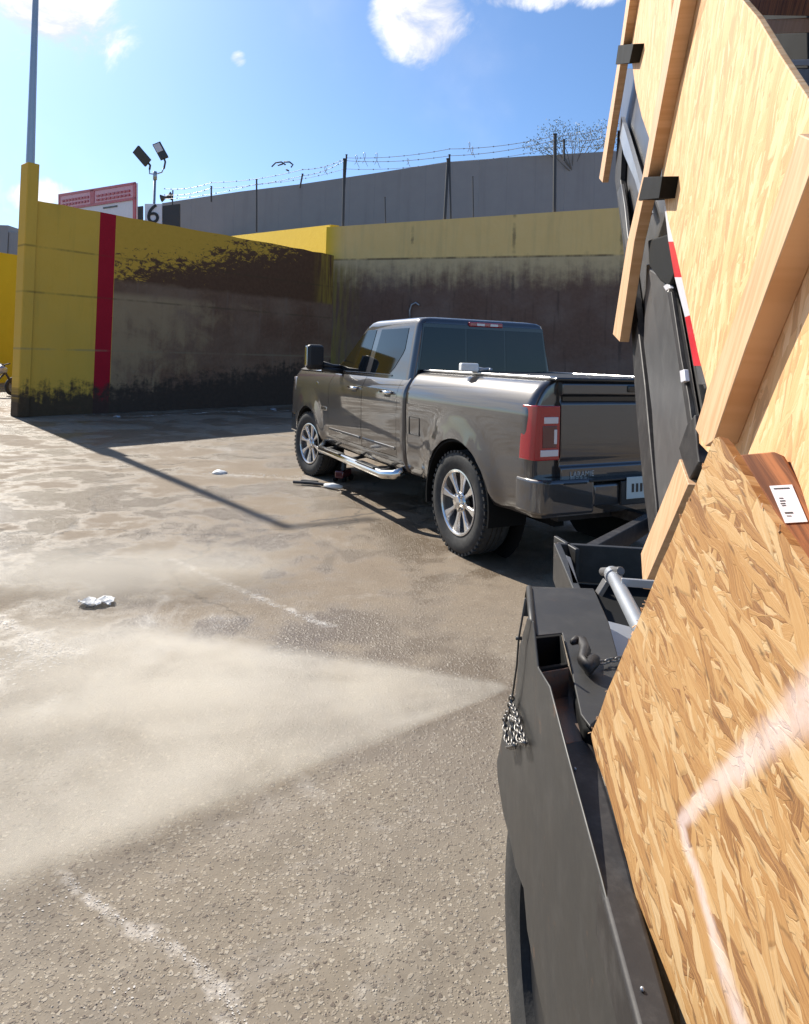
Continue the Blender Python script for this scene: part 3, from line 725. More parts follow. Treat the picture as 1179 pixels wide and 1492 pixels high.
# far left: yellow wall, grey building, parked motorbike scrap
bm = bmesh.new(); a, b2 = AY(-260, 400, 24), AY(24, 400, 30); dv = (b2 - a); dv.z = 0; dv.normalize(); nv = Vector((dv.y, -dv.x, 0))
zt = AY(10, 371, 30).z
prism(bm, [Vector((a.x, a.y, 0)), Vector((b2.x, b2.y, 0)) + dv * 3, Vector((b2.x, b2.y, zt)) + dv * 3, Vector((a.x, a.y, zt))], -nv * .3)
tag(mesh_obj('boundary_wall', bm, M['wall_bright'], uv=(a, dv, Vector((0, 0, 1)))), 'yellow wall glimpsed at the far left edge beyond the corner pillar', 'wall')
bm = bmesh.new(); a, b2 = AY(-260, 330, 60), AY(12, 330, 60); z = AY(5, 328, 60).z
box(bm, ((a.x + b2.x) / 2, 64, z / 2), (b2.x - a.x, 8, z)); box(bm, (b2.x + .7, 64, z / 2 - .3), (1.3, 7.8, z - .6))
tag(mesh_obj('grey_block', bm, M['grey_wall'], uv=(a, Vector((1, 0, 0)), Vector((0, 0, 1)))), 'pale grey building at the far left edge above the yellow wall', 'building')
# parked motorbike seen at the left edge
mb = thing('motorbike', G(-6, 578), 'dark parked motorbike partly cut off at the left edge of the view', 'motorbike', rz=R(70))
bm = bmesh.new(); lathe(bm, [(.22, -.05), (.3, -.04), (.31, 0), (.3, .04), (.22, .05)], 28, 'Y', (.62, 0, .31), closed=True); mesh_obj('wheel', bm, M['tyre'], mb, True)
bm = bmesh.new(); lathe(bm, [(.22, -.05), (.3, -.04), (.31, 0), (.3, .04), (.22, .05)], 28, 'Y', (-.62, 0, .31), closed=True); mesh_obj('wheel', bm, M['tyre'], mb, True)
bm = bmesh.new(); tube(bm, [(-.62, 0, .31), (-.1, 0, .4), (.3, 0, .75), (.62, .0, .31)], .04, 8); tube(bm, [(.3, 0, .75), (.25, 0, 1.0), (.2, .3, 1.05)], .02, 6); tube(bm, [(.25, 0, 1.0), (.2, -.3, 1.05)], .02, 6); mesh_obj('frame', bm, M['fence_steel'], mb, True)
bm = bmesh.new(); tube(bm, [(-.7, 0, .78), (-.35, 0, .76), (-.05, 0, .8)], .12, 10, radii=[.06, .12, .1]); mesh_obj('seat', bm, M['rubber'], mb, True)
bm = bmesh.new(); tube(bm, [(-.05, 0, .8), (.12, 0, .86), (.3, 0, .82)], .14, 12, radii=[.09, .15, .09]); mesh_obj('tank', bm, M['galv'], mb, True)

# tree above the grey wall
tb = AY(835, 225, 42.)
tr = thing('tree', Vector((tb.x, tb.y, 0)), 'sparse small leaved tree top showing above the grey building', 'tree')
bm = bmesh.new(); tw = []
base = Vector((tb.x, tb.y, 0)); fork = Vector((tb.x, tb.y, tb.z - 1.2)); tube(bm, [base, fork], .16, 8, radii=[.2, .1])
rnd = random.Random(3)
for (u, v) in [(780, 205), (795, 192), (810, 185), (825, 184), (842, 186), (860, 190), (878, 182), (890, 200), (815, 205), (800, 215), (845, 205), (768, 212), (905, 190), (930, 200), (870, 210)]:
    e = AY(u, v, 42 + rnd.uniform(-1, 1)); mid_ = fork.lerp(e, .5) + Vector((rnd.uniform(-.2, .2), 0, rnd.uniform(-.1, .3)))
    tube(bm, [fork, mid_, e], .04, 5, radii=[.045, .02, .008]); tw.append((mid_, e))
keep(mesh_obj('trunk', bm, M['bark']), tr)
bm = bmesh.new()
for mid_, e in tw:
    for i in range(110):
        t = rnd.random() ** .5; p = mid_.lerp(e, t * 1.15) + Vector((rnd.gauss(0, .28), rnd.gauss(0, .4), rnd.gauss(0, .16)))
        a1 = Vector((rnd.gauss(0, 1), rnd.gauss(0, 1), rnd.gauss(0, 1))).normalized() * .06; a2 = a1.cross(Vector((rnd.gauss(0, 1), rnd.gauss(0, 1), rnd.gauss(0, 1)))).normalized() * .032
        bm.faces.new([bm.verts.new(p - a1), bm.verts.new(p + a2), bm.verts.new(p + a1), bm.verts.new(p - a2)])
keep(mesh_obj('crown', bm, M['leaf']), tr)

# ---------------------------------------------------------------- pickup truck (x forward, y left, origin under the rear axle)
TX, TY, TYAW = 1.264, 5.925, 2.029
WB = 3.83
T = thing('pickup_truck', (TX, TY, 0), 'dark grey crew cab pickup truck parked facing the far wall, seen from behind', 'pickup truck', rz=TYAW)


def lerp_tab(tab, z):
    if z <= tab[0][0]: return tab[0][1]
    for (a, va), (b_, vb) in zip(tab[:-1], tab[1:]):
        if z <= b_: t = (z - a) / (b_ - a); return va + (vb - va) * t
    return tab[-1][1]


HW = [(.48, .82), (.53, .865), (.62, .892), (.80, .908), (1.10, .914), (1.21, .912), (1.25, .908), (1.28, .898), (1.32, .880), (1.36, .856), (1.39, .835), (1.42, .805), (1.44, .775), (1.46, .73)]
def flare(x, z):
    f_ = 0
    for cx in (0, WB):
        d = math.hypot(x - cx, z - .42); f_ += .030 * math.exp(-((d - .52) / .10) ** 2) if z < 1.15 else .030 * math.exp(-((d - .52) / .10) ** 2) * max(0, 1 - (z - 1.15) / .1)
    return f_


def loft(rings, smooth=True, ns=40):
    """rings: (z, x0, x1, hw, r_rear, r_front, flare?)"""
    bm = bmesh.new(); R_ = []
    for (z, x0, x1, hw, r0, r1, fl) in rings:
        pts = []
        half = []
        for j in range(7):      # rear centre to the rear left corner
            half.append((x0, j / 7 * (hw - r0)))
        for j in range(7):
            t = j / 6 * math.pi / 2; half.append((x0 + r0 - r0 * math.cos(t), hw - r0 + r0 * math.sin(t)))
        for j in range(1, ns):
            t = j / ns; half.append((x0 + r0 + (x1 - r1 - x0 - r0) * t, hw))
        for j in range(7):
            t = j / 6 * math.pi / 2; half.append((x1 - r1 + r1 * math.sin(t), hw - r1 + r1 * math.cos(t)))
        for j in range(1, 7): half.append((x1 + fl * .0, (hw - r1) * (1 - j / 7)))
        half.append((x1, 0))
        if fl: half = [(x, y + (flare(x, z) if y > hw * .9 else 0)) for x, y in half]
        full = half + [(x, -y) for x, y in half[1:-1][::-1]]
        R_.append([bm.verts.new((x, y, z)) for x, y in full])
    n = len(R_[0])
    for A, B in zip(R_[:-1], R_[1:]):
        for j in range(n): bm.faces.new((A[j], A[(j + 1) % n], B[(j + 1) % n], B[j]))
    bm.faces.new(R_[0][::-1]); bm.faces.new(R_[-1])
    return bm


def arches(bm=None):
    bm = bm or bmesh.new()
    for cx, rr in ((0, .505), (WB, .485)):
        for s in (1, -1):
            a, b_ = (.56, 1.3) if s > 0 else (-1.3, -.56)
            rings = lathe(bm, [(rr, a), (rr, b_)], 64, 'Y', (cx, 0, .43))
    return bm


zs = [.50, .54, .60, .70, .80, .90, 1.0, 1.1, 1.16, 1.20, 1.24, 1.28, 1.32, 1.36, 1.39, 1.42, 1.44, 1.455]
bed = loft([(z, -.98, .955, lerp_tab(HW, z), .07, .03, 1) for z in zs])
bed = boolean(bed, arches())
mesh_obj('bed', bed, M['paint'], T, True, autos=28)
zs2 = [.50, .54, .60, .70, .80, .90, 1.0, 1.1, 1.16, 1.20, 1.24, 1.28, 1.32, 1.36, 1.39]
def xf(z): return 4.74 - .05 * max(0, z - 1.0) * 4 - (max(0, z - 1.2) * .5)
cab = loft([(z, .985, xf(z), lerp_tab(HW, z), .03, .24, 1) for z in zs2], ns=70)
cab = boolean(cab, arches())
DR = {'rear': [(1.15, .62), (1.15, 1.37), (2.015, 1.37), (2.015, .62)], 'front': [(2.03, .62), (2.03, 1.37), (3.00, 1.37), (3.06, 1.20), (3.06, .62)]}
def door_prism(poly, s, grow=0., depth=.80):
    bm = bmesh.new(); cx = sum(p[0] for p in poly) / len(poly); cz = sum(p[1] for p in poly) / len(poly)
    P = [Vector((x + (grow if x > cx else -grow), s * depth, z + (grow if z > cz else -grow))) for x, z in poly]
    prism(bm, P, Vector((0, s * .5, 0))); return bm
cut = bmesh.new()
for s in (1, -1):
    for p in DR.values():
        b2 = door_prism(p, s, .004); me = bpy.data.meshes.new('t'); b2.to_mesh(me); cut.from_mesh(me); b2.free()
cabc = cab.copy()
cabb = boolean(cab, cut)
mesh_obj('cab_body', cabb, M['paint'], T, True, autos=28)
for s in (1, -1):
    for nm, p in DR.items():
        d = boolean(cabc.copy(), door_prism(p, s, -.001), 'INTERSECT')
        dob = mesh_obj('door', d, M['paint'], T, True, autos=28)
        hx = (1.36 if nm == 'rear' else 2.24); hz = 1.235
        hb = bmesh.new(); yy = lerp_tab(HW, hz) * s
        tube(hb, [(hx - .10, yy, hz), (hx - .085, yy + s * .035, hz), (hx + .085, yy + s * .035, hz), (hx + .10, yy, hz)], .017, 10)
        mesh_obj('handle', hb, M['chrome'], dob, True)
        hb = bmesh.new(); box(hb, (hx, yy - s * .004, hz - .02), (.15, .02, .06)); mesh_obj('handle_cup', hb, M['dark_plastic'], dob, bevel=.01)
        # lower door crease highlight strip
        hb = bmesh.new(); x0, x1 = p[0][0] + .03, p[-1][0] - .03
        rr = lerp_tab(HW, .72) * s
        box_between(hb, (x0, rr, .70), (x1, rr, .70), .016, .030); mesh_obj('side_moulding', hb, M['paint'], dob, bevel=.006)
# hood
hd = loft([(1.385, 3.02, xf(1.385), .86, .03, .24, 0), (1.42, 3.02, 4.56, .80, .03, .25, 0), (1.445, 3.05, 4.45, .70, .03, .25, 0), (1.455, 3.1, 4.3, .4, .03, .2, 0)], ns=20)
mesh_obj('hood', hd, M['paint'], T, True, autos=45)
# greenhouse
def gh(z): return .848 - (z - 1.38) * (.848 - .750) / .54
def gxb(z): return .985 + (z - 1.38) * .03 / .52
def gxf(z): return 3.04 - (z - 1.38) * .62 / .52
rg = [(z, gxb(z), gxf(z), gh(z), .06, .16, 0) for z in (1.36, 1.38, 1.5, 1.6, 1.7, 1.8, 1.88)]
rg += [(1.92, 1.018, 2.38, .747, .06, .17, 0), (1.955, 1.024, 2.32, .735, .07, .18, 0), (1.978, 1.045, 2.24, .708, .09, .18, 0), (1.992, 1.10, 2.14, .62, .11, .18, 0), (2.002, 1.28, 2.0, .48, .11, .15, 0), (2.006, 1.45, 1.85, .3, .1, .1, 0)]
mesh_obj('cab_roof', loft(rg, ns=30), M['paint'], T, True, autos=50)
def side_glass(nm, poly, s, mat, t=.004, d=.02):
    bm = bmesh.new(); P = [Vector((x, s * (gh(z) + t), z)) for x, z in poly]; prism(bm, P, Vector((0, -s * d, 0)))
    return mesh_obj(nm, bm, M[mat], T, bevel=.002)
for s in (1, -1):
    side_glass('window', [(1.48, 1.415), (1.38, 1.48), (1.25, 1.62), (1.22, 1.67), (1.22, 1.88), (1.87, 1.88), (1.96, 1.415)], s, 'glass')
    side_glass('window', [(2.09, 1.415), (2.00, 1.88), (2.24, 1.88), (2.38, 1.82), (2.78, 1.53), (2.92, 1.415)], s, 'glass')
    side_glass('window_trim', [(1.40, 1.392), (1.40, 1.41), (2.98, 1.41), (2.98, 1.392)], s, 'gloss_black', .008)
    # A pillar corner sail
    side_glass('window_trim', [(2.93, 1.412), (2.79, 1.52), (2.81, 1.535), (3.0, 1.412)], s, 'gloss_black', .005)
# rear window
def rear_poly(pts, t): return [Vector((gxb(z) - t, y, z)) for y, z in pts]
bm = bmesh.new(); prism(bm, rear_poly([(-.785, 1.39), (.785, 1.39), (.715, 1.925), (-.715, 1.925)], .004), Vector((.02, 0, 0))); mesh_obj('rear_window_frame', bm, M['gloss_black'], T, bevel=.003)
for (a, b_, c2, d2) in [(-.765, -.24, -.24, -.70), (-.225, .225, .225, -.225), (.24, .765, .70, .24)]:
    bm = bmesh.new(); prism(bm, rear_poly([(a, 1.41), (b_, 1.41), (c2, 1.885), (d2, 1.885)], .007), Vector((.02, 0, 0))); mesh_obj('rear_window', bm, M['glass'], T, bevel=.002)
# windscreen
bm = bmesh.new(); prism(bm, [Vector((gxf(z) + .005, y, z)) for y, z in [(-.74, 1.42), (.74, 1.42), (.58, 1.87), (-.58, 1.87)]], Vector((-.02, 0, 0))); mesh_obj('windscreen', bm, M['glass'], T, bevel=.002)
# third brake light
bm = bmesh.new(); box(bm, (1.022, 0, 1.935), (.05, .40, .045)); bl = mesh_obj('brake_light', bm, M['red_lens'], T, bevel=.01)
for y in (.07, -.09):
    bm = bmesh.new(); box(bm, (.996, y, 1.934), (.012, .09, .024)); mesh_obj('lens', bm, M['white_lens'], bl)
# shark fin aerial + roof seam
bm = bmesh.new(); prism(bm, [Vector((2.0, -.02, 1.975)), Vector((2.2, -.02, 1.975)), Vector((2.03, -.005, 2.03))], Vector((0, .03, 0))); mesh_obj('aerial', bm, M['dark_plastic'], T, bevel=.005)

# bed rails, cover, tailgate
for s in (1, -1):
    bm = bmesh.new(); box(bm, (-.01, s * .705, 1.470), (1.90, .07, .020)); mesh_obj('rail_cap', bm, M['alu'], T, bevel=.008)  # bright alloy stands in for the highlight along the black cap
bm = bmesh.new(); box(bm, (-.01, 0, 1.458), (1.86, 1.32, .024))
mesh_obj('bed_cover', bm, M['dark_plastic'], T, bevel=.006)
tgb = bmesh.new()
# tailgate outer skin with a recessed band: profile in x-z lofted over y
XO = -.06
prof = [(-.90, 1.45), (-.955, 1.45), (-.975, 1.43), (-.975, 1.36), (-.945, 1.345), (-.945, 1.31), (-.962, 1.29), (-.966, 1.05), (-.966, .93), (-.950, .905), (-.950, .86), (-.972, .845), (-.972, .74), (-.90, .72)]
for (y0, y1) in [(-.685, .685)]:
    prism(tgb, [Vector((x + XO, y0, z)) for x, z in prof], Vector((0, y1 - y0, 0)))
tg = mesh_obj('tailgate', tgb, M['paint'], T, bevel=.006)
bm = bmesh.new(); box(bm, (-1.005, 0, 1.462), (.09, 1.50, .024)); mesh_obj('top_cap', bm, M['gloss_black'], tg, bevel=.008)
bm = bmesh.new(); box(bm, (-1.009, 0, 1.327), (.012, 1.34, .03)); mesh_obj('accent_strip', bm, M['gloss_black'], tg)
bm = bmesh.new(); box(bm, (-1.032, -.02, 1.40), (.03, .22, .05)); mesh_obj('handle', bm, M['gloss_black'], tg, bevel=.008)
tx = text_obj('badge', 'LARAMIE', .055, M['galv'], Matrix.Translation((-1.034, .50, .80)) @ Matrix.Rotation(R(-90), 4, 'Z') @ Matrix.Rotation(R(90), 4, 'X'), tg, .003)
tx.parent = tg
# tail lights
for s in (1, -1):
    bm = bmesh.new()
    P = [(-.86, .915), (-.87, .924), (-.965, .922), (-1.01, .905), (-1.026, .87), (-1.026, .695), (-.96, .690), (-.88, .78)]
    zt = 1.29
    A = [Vector((x + .0, s * y, .905)) for x, y in P]; prism(bm, A, Vector((0, 0, .375)))
    for v in bm.verts:
        if v.co.z > 1.1: v.co.y -= s * (.022 if abs(v.co.y) > .86 else 0)
    l = mesh_obj('tail_light', bm, M['red_lens'], T, bevel=.028, seg=4)
    for (nm, yc, zc_, w, hgt, mt) in [('lens', .775, 1.180, .12, .045, 'white_lens'), ('lens', .785, .955, .15, .045, 'white_lens'), ('inner_lens', .785, 1.067, .12, .15, 'dark_lens'), ('lens', .738, 1.067, .024, .10, 'white_lens')]:
        bm = bmesh.new(); box(bm, (-1.026, s * yc, zc_), (.010 + (.006 if w < .1 else 0) + (.003 if mt == 'white_lens' else 0), w, hgt)); mesh_obj(nm, bm, M[mt], l, bevel=.003)
# rear bumper
bm = bmesh.new()
out = [(-.80, .895), (-.83, .912), (-.99, .912), (-1.07, .88), (-1.105, .80), (-1.115, .45)]
inn = [(-1.02, .45), (-.99, .76), (-.90, .82), (-.80, .84)]
poly = out + inn
for s in (1, -1):
    A = [Vector((x, s * y, .54)) for x, y in poly]; prism(bm, A, Vector((0, 0, .24)))
box(bm, (-1.06, 0, .66), (.09, .92, .16))
bp = mesh_obj('rear_bumper', bm, M['paint'], T, bevel=.022, seg=3)
bm = bmesh.new(); box(bm, (-1.04, 0, .765), (.16, 1.0, .018));
for s in (1, -1): box(bm, (-1.01, s * .70, .768), (.17, .30, .016))
mesh_obj('step_pad', bm, M['dark_plastic'], bp, bevel=.005)
bm = bmesh.new(); box(bm, (-1.118, 0, .665), (.02, .44, .17)); mesh_obj('plate_recess', bm, M['dark_plastic'], bp, bevel=.005)
bm = bmesh.new(); box(bm, (-1.132, .02, .70), (.008, .31, .155)); pl = mesh_obj('number_plate', bm, M['plate'], bp, bevel=.003)
bm = bmesh.new()
for i in range(6): box(bm, (-1.1375, .12 - i * .04, .70), (.003, .020, .06))
mesh_obj('plate_marks', bm, M['pocket'], pl)
for y in (.62, -.62):
    bm = bmesh.new(); box(bm, (-1.108, y, .755), (.02, .2, .012)); mesh_obj('step_recess', bm, M['dark_plastic'], bp, bevel=.004)
# tow hitch
bm = bmesh.new(); box(bm, (-1.0, 0, .47), (.42, .08, .08)); box(bm, (-1.24, 0, .47), (.14, .06, .03)); tube(bm, [(-1.27, 0, .48), (-1.27, 0, .54)], .018, 10)
bmesh.ops.create_icosphere(bm, subdivisions=2, radius=.032, matrix=Matrix.Translation((-1.27, 0, .565)))
box(bm, (-.8, 0, .46), (.08, 1.1, .07)); mesh_obj('tow_hitch', bm, M['black_steel'], T, bevel=.005)
# underbody
bm = bmesh.new(); box(bm, (1.9, 0, .50), (5.3, 1.04, .2)); box(bm, (1.9, .42, .42), (5.2, .09, .14)); box(bm, (1.9, -.42, .42), (5.2, .09, .14))
tube(bm, [(0, -.7, .42), (0, .7, .42)], .055, 12); bmesh.ops.create_icosphere(bm, subdivisions=2, radius=.16, matrix=Matrix.Translation((0, 0, .40)))
tube(bm, [(WB, -.7, .42), (WB, .7, .42)], .05, 12)
mesh_obj('chassis', bm, M['rubber'], T)
bm = bmesh.new(); tube(bm, [(2.4, -.3, .36), (-.3, -.45, .40), (-.7, -.62, .42), (-.92, -.72, .42)], .04, 12); mesh_obj('exhaust', bm, M['galv'], T, True)
for s in (1, -1):
    bm = bmesh.new(); box(bm, (-.56, s * .79, .40), (.012, .26, .34)); bm.free()
# wheel wells
for cx, rr in ((0, .50), (WB, .48)):
    for s in (1, -1):
        bm = bmesh.new(); n = 28; a0, a1 = R(-12), R(192); ys = [.57, .915]
        V = [[bm.verts.new((cx + r_ * math.cos(a0 + (a1 - a0) * i / n), s * y, .43 + r_ * math.sin(a0 + (a1 - a0) * i / n))) for i in range(n + 1)] for (y, r_) in ((.57, rr), (.915, rr), (.915, rr - .018), (.57, rr - .018))]
        for q_ in range(4):
            A, B = V[q_], V[(q_ + 1) % 4]
            for i in range(n): bm.faces.new((A[i], A[i + 1], B[i + 1], B[i]))
        bw = [bm.verts.new((cx + (rr - .004) * math.cos(2 * math.pi * i / 40), s * .572, .43 + (rr - .004) * math.sin(2 * math.pi * i / 40))) for i in range(40)]
        bm.faces.new([v for v in bw])
        mesh_obj('wheel_well', bm, M['rubber'], T, True, autos=40)


def wheel(x, s, steer=0.):
    w = bpy.data.objects.new('wheel', None); COL.objects.link(w); w.parent = T; w.location = (x, s * .765, .42); w.rotation_euler = (0, 0, (0 if s > 0 else math.pi) + steer)
    w.empty_display_size = .1
    bm = bmesh.new()
    P = [(.262, .115), (.285, .128), (.33, .143), (.375, .142), (.400, .128), (.413, .105), (.418, .07)]
    prof_ = P + [(.419, .05), (.408, .046), (.408, .040), (.420, .036), (.420, .006), (.409, .003), (.409, -.003), (.420, -.006), (.420, -.036), (.408, -.040), (.408, -.046), (.419, -.05)] + [(r, -y) for r, y in P[::-1]]
    lathe(bm, prof_, 72, 'Y', closed=True)
    # shoulder lugs
    for i in range(48):
        t = 2 * math.pi * i / 48; c3 = Vector((.409 * math.cos(t), .118, .409 * math.sin(t)))
        box(bm, c3, (.020, .030, .028), Matrix.Rotation(-t, 3, 'Y'))
    mesh_obj('tyre', bm, M['tyre'], w, True, autos=35)
    bm = bmesh.new()
    lathe(bm, [(.268, .122), (.266, .128), (.256, .130), (.244, .122), (.240, .09), (.236, -.11), (.26, -.115), (.262, .10)], 64, 'Y', closed=True)
    rim = mesh_obj('rim', bm, M['alu'], w, True, autos=35)
    bm = bmesh.new(); lathe(bm, [(.0001, .045), (.237, .035), (.237, .02), (.0001, .02)], 48, 'Y'); mesh_obj('brake_disc', bm, M['pocket'], rim, True, autos=35)
    bm = bmesh.new(); N = 8
    for i in range(N):
        t0 = 2 * math.pi * (i + .25) / N
        for (r0, w0, a0_, r1, w1, a1_, off) in [(.055, .030, .112, .243, .060, .118, 0)]:
            M3 = Matrix.Rotation(-t0, 4, 'Y')
            quad = [(r0, -w0 * .75), (.15, -.020), (r1, -w1 * .72), (r1 + .004, 0), (r1, w1 * .72), (.15, .020), (r0, w0 * .75)]
            P1 = [M3 @ Vector((a, a0_ - .035 + (a - r0) * .10 if False else .085, b_)) for a, b_ in quad]
            P2 = [M3 @ Vector((a, .100 + .018 * (a - r0) / (r1 - r0), b_ * .7)) for a, b_ in quad]
            A = [bm.verts.new(p) for p in P1]; B = [bm.verts.new(p) for p in P2]; n = 7
            bm.faces.new(A); bm.faces.new(B[::-1])
            for j in range(n): bm.faces.new((A[j], B[j], B[(j + 1) % n], A[(j + 1) % n]))
    mesh_obj('spoke_set', bm, M['alu'], rim, bevel=.004)
    bm = bmesh.new(); lathe(bm, [(.085, .06), (.085, .098), (.078, .106), (.060, .108), (.055, .128), (.048, .134), (.0001, .136)], 32, 'Y')
    for i in range(8):
        t = 2 * math.pi * i / 8; tube(bm, [(.070 * math.cos(t), .10, .070 * math.sin(t)), (.070 * math.cos(t), .122, .070 * math.sin(t))], .009, 6)
    mesh_obj('hub', bm, M['chrome'], rim, True, autos=35)
    return w
wheel(0, 1); wheel(0, -1); wheel(WB, 1, R(9)); wheel(WB, -1, R(9))
# running boards
for s in (1, -1):
    bm = bmesh.new(); tube(bm, [(1.05, s * .86, .50), (1.12, s * .93, .46), (1.25, s * .985, .445), (3.05, s * .985, .445), (3.18, s * .93, .46), (3.25, s * .86, .50)], .045, 14)
    rb = mesh_obj('running_board', bm, M['chrome'], T, True)
    for x in (1.62, 2.58):
        bm = bmesh.new(); box(bm, (x, s * .995, .485), (.46, .085, .014)); mesh_obj('step_pad', bm, M['dark_plastic'], rb, bevel=.005)
    for x in (1.4, 2.2, 3.0):
        bm = bmesh.new(); box_between(bm, (x, s * .6, .5), (x, s * .97, .45), .05, .03); mesh_obj('bracket', bm, M['black_steel'], rb)
# sill moulding (pale lower edge)
for s in (1, -1):
    bm = bmesh.new(); r0 = lerp_tab(HW, .585) * s
    box_between(bm, (1.05, r0 - s * .004, .585), (3.26, r0 - s * .004, .585), .012, .03); mesh_obj('sill_trim', bm, M['paint'], T, bevel=.004)
# towing mirrors
for s in (1, -1):
    bm = bmesh.new(); box(bm, (2.86, s * 1.17, 1.56), (.11, .21, .30)); mo = mesh_obj('mirror', bm, M['dark_plastic'], T, bevel=.05, seg=4)
    bm = bmesh.new(); box(bm, (2.790, s * 1.17, 1.575), (.012, .155, .22)); mesh_obj('mirror_glass', bm, M['dark_plastic'], mo, bevel=.01)
    bm = bmesh.new(); box(bm, (2.925, s * 1.17, 1.57), (.02, .19, .25)); box(bm, (2.87, s * 1.272, 1.57), (.08, .012, .22)); mesh_obj('mirror_cap', bm, M['chrome'], mo, bevel=.008)
    bm = bmesh.new(); tube(bm, [(2.86, s * .84, 1.44), (2.87, s * .95, 1.45), (2.87, s * 1.10, 1.49)], .035, 8); tube(bm, [(2.80, s * .84, 1.40), (2.83, s * .95, 1.41), (2.86, s * 1.08, 1.43)], .03, 8)
    mesh_obj('mirror_arm', bm, M['dark_plastic'], mo, True)
# front end
for s in (1, -1):
    bm = bmesh.new(); P = [(4.36, .87), (4.36, .905), (4.52, .88), (4.63, .80), (4.69, .66), (4.69, .52), (4.58, .52)]
    prism(bm, [Vector((x + .018, s * (y + .012), 1.08)) for x, y in P], Vector((0, 0, .20))); mesh_obj('headlight', bm, M['white_lens'], T, bevel=.015)
bm = bmesh.new(); box(bm, (4.70, 0, 1.10), (.07, 1.0, .38)); mesh_obj('grille', bm, M['chrome'], T, bevel=.03)
bm = bmesh.new()
A = [(4.28, .92), (4.60, .90), (4.80, .72), (4.86, .4), (4.86, -.4), (4.80, -.72), (4.60, -.90), (4.28, -.92), (4.28, -.80), (4.70, -.6), (4.70, .6), (4.28, .80)]
prism(bm, [Vector((x, y, .52)) for x, y in A], Vector((0, 0, .26))); mesh_obj('front_bumper', bm, M['chrome'], T, bevel=.02)
# fuel flap and side badges
bm = bmesh.new(); box(bm, (.76, .912, 1.04), (.20, .008, .006)); box(bm, (.76, .912, .88), (.20, .008, .006)); box(bm, (.86, .912, .96), (.006, .008, .16)); box(bm, (.66, .912, .96), (.006, .008, .16)); mesh_obj('fuel_flap', bm, M['pocket'], T)
bm = bmesh.new(); box(bm, (3.20, .915, .93), (.20, .012, .045)); box(bm, (3.5, .905, 1.22), (.07, .012, .05)); mesh_obj('side_badge', bm, M['chrome'], T, bevel=.004)

# box on the bed rail
wb = thing('white_box', (TX, TY, 0), 'small white box with a grey nozzle lying on the bed cover below the rear window', 'box')
rp = PLN(683, 541, Vector((0, 0, 1.485)), Vector((0, 0, 1)))
wb.location = (rp.x, rp.y, 1.483); wb.rotation_euler = (0, 0, R(10))
bm = bmesh.new(); box(bm, (0, 0, .035), (.15, .09, .07)); mesh_obj('body', bm, M['litter'], wb, bevel=.012)
bm = bmesh.new(); tube(bm, [(.07, 0, .03), (.13, 0, .02), (.18, 0, .025), (.20, .02, .02)], .013, 8); tube(bm, [(.18, 0, .02), (.18, -.04, .02)], .012, 8); mesh_obj('nozzle', bm, M['galv'], wb, True)

# ---------------------------------------------------------------- dump trailer with its bed raised, wooden sideboards
dL = ray(850, -450).normalized(); dD = ray(770, 1450).normalized()
nA = dL.cross(dD).normalized()
if nA.x > 0: nA = -nA
eU = -(dD - dL * dD.dot(dL)).normalized()          # up along the studs
DA = .30
PA = O - nA * DA
print('nA', nA, 'tilt', math.degrees(math.asin(dL.z)))
UVA = (dL, eU)
M['chain'] = simple('chain steel', (.20, .19, .18), .4, .8, var=.5, nscale=80)
M['osb_top'] = osb_mat('osb board pale', rot=.12, light=1.15, tint=(1.06, 1.06, 1.22), contrast=.45)
M['osb_near'] = osb_mat('osb board near', rot=.0, light=.95, contrast=1.0)
TRL = thing('dump_trailer', G(900, 1300), 'black steel dump trailer with raised bed, fender and side rails at the right', 'trailer')
A_ = lambda nm, px, off, th, mt, par, bev=.0: slab(nm, px, PA, nA, off, th, M[mt], par, bev, UVA)

# steel bed side and its ribs
ml = TRL
A_('bed_side', [(912, 100), (902, 180), (896, 262), (905, 330), (918, 440), (926, 560), (937, 690), (946, 775), (965, 778), (1001, 704), (1024, 670), (1034, 610), (1034, 560), (1010, 440), (985, 300), (960, 200), (935, 100)], -.055, .03, 'bed_steel', ml)
A_('rib', [(900, 190), (896, 262), (906, 340), (919, 470), (927, 600), (938, 720), (947, 778), (957, 778), (955, 734), (946, 640), (939, 560), (927, 455), (913, 340), (904, 262), (907, 190)], -.020, .03, 'black_steel', ml, .004)
A_('rib', [(942, 385), (947, 385), (968, 540), (992, 700), (985, 700), (957, 778), (956, 700), (950, 600), (938, 500)], -.030, .022, 'bed_steel', ml, .004)
A_('rib', [(945, 392), (966, 405), (972, 420), (985, 500), (1000, 600), (1008, 650), (1001, 704), (990, 690), (984, 676), (968, 560)], -.020, .030, 'bed_steel', ml, .004)
A_('gusset', [(905, 170), (914, 200), (930, 258), (944, 310), (940, 316), (925, 262), (909, 225), (903, 200)], -.015, .02, 'galv', ml)
A_('gusset', [(899, 280), (905, 268), (910, 300), (914, 340), (919, 372), (915, 380), (907, 330)], -.010, .015, 'bed_steel', ml, .003)
A_('rail', [(972, 425), (978, 425), (992, 520), (1003, 580), (1011, 640), (1005, 640), (990, 540)], -.012, .012, 'black_steel', ml, .002)
A_('foot_plate', [(989, 653), (1001, 618), (1012, 604), (1015, 653), (1018, 674), (1002, 703)], .006, .03, 'black_steel', ml, .003)
A_('latch', [(990, 540), (996, 538), (998, 555), (992, 558)], -.004, .012, 'tape_white', ml, .002)
A_('latch', [(966, 417), (974, 412), (976, 420), (970, 424)], -.008, .012, 'tape_white', ml, .002)
bm = bmesh.new()
A_('shadow_box', [(944, 350), (975, 340), (984, 395), (974, 418), (962, 410), (946, 388)], -.008, .02, 'rubber', ml, .006)  # black slab standing in for the shadow between stud and chipboard
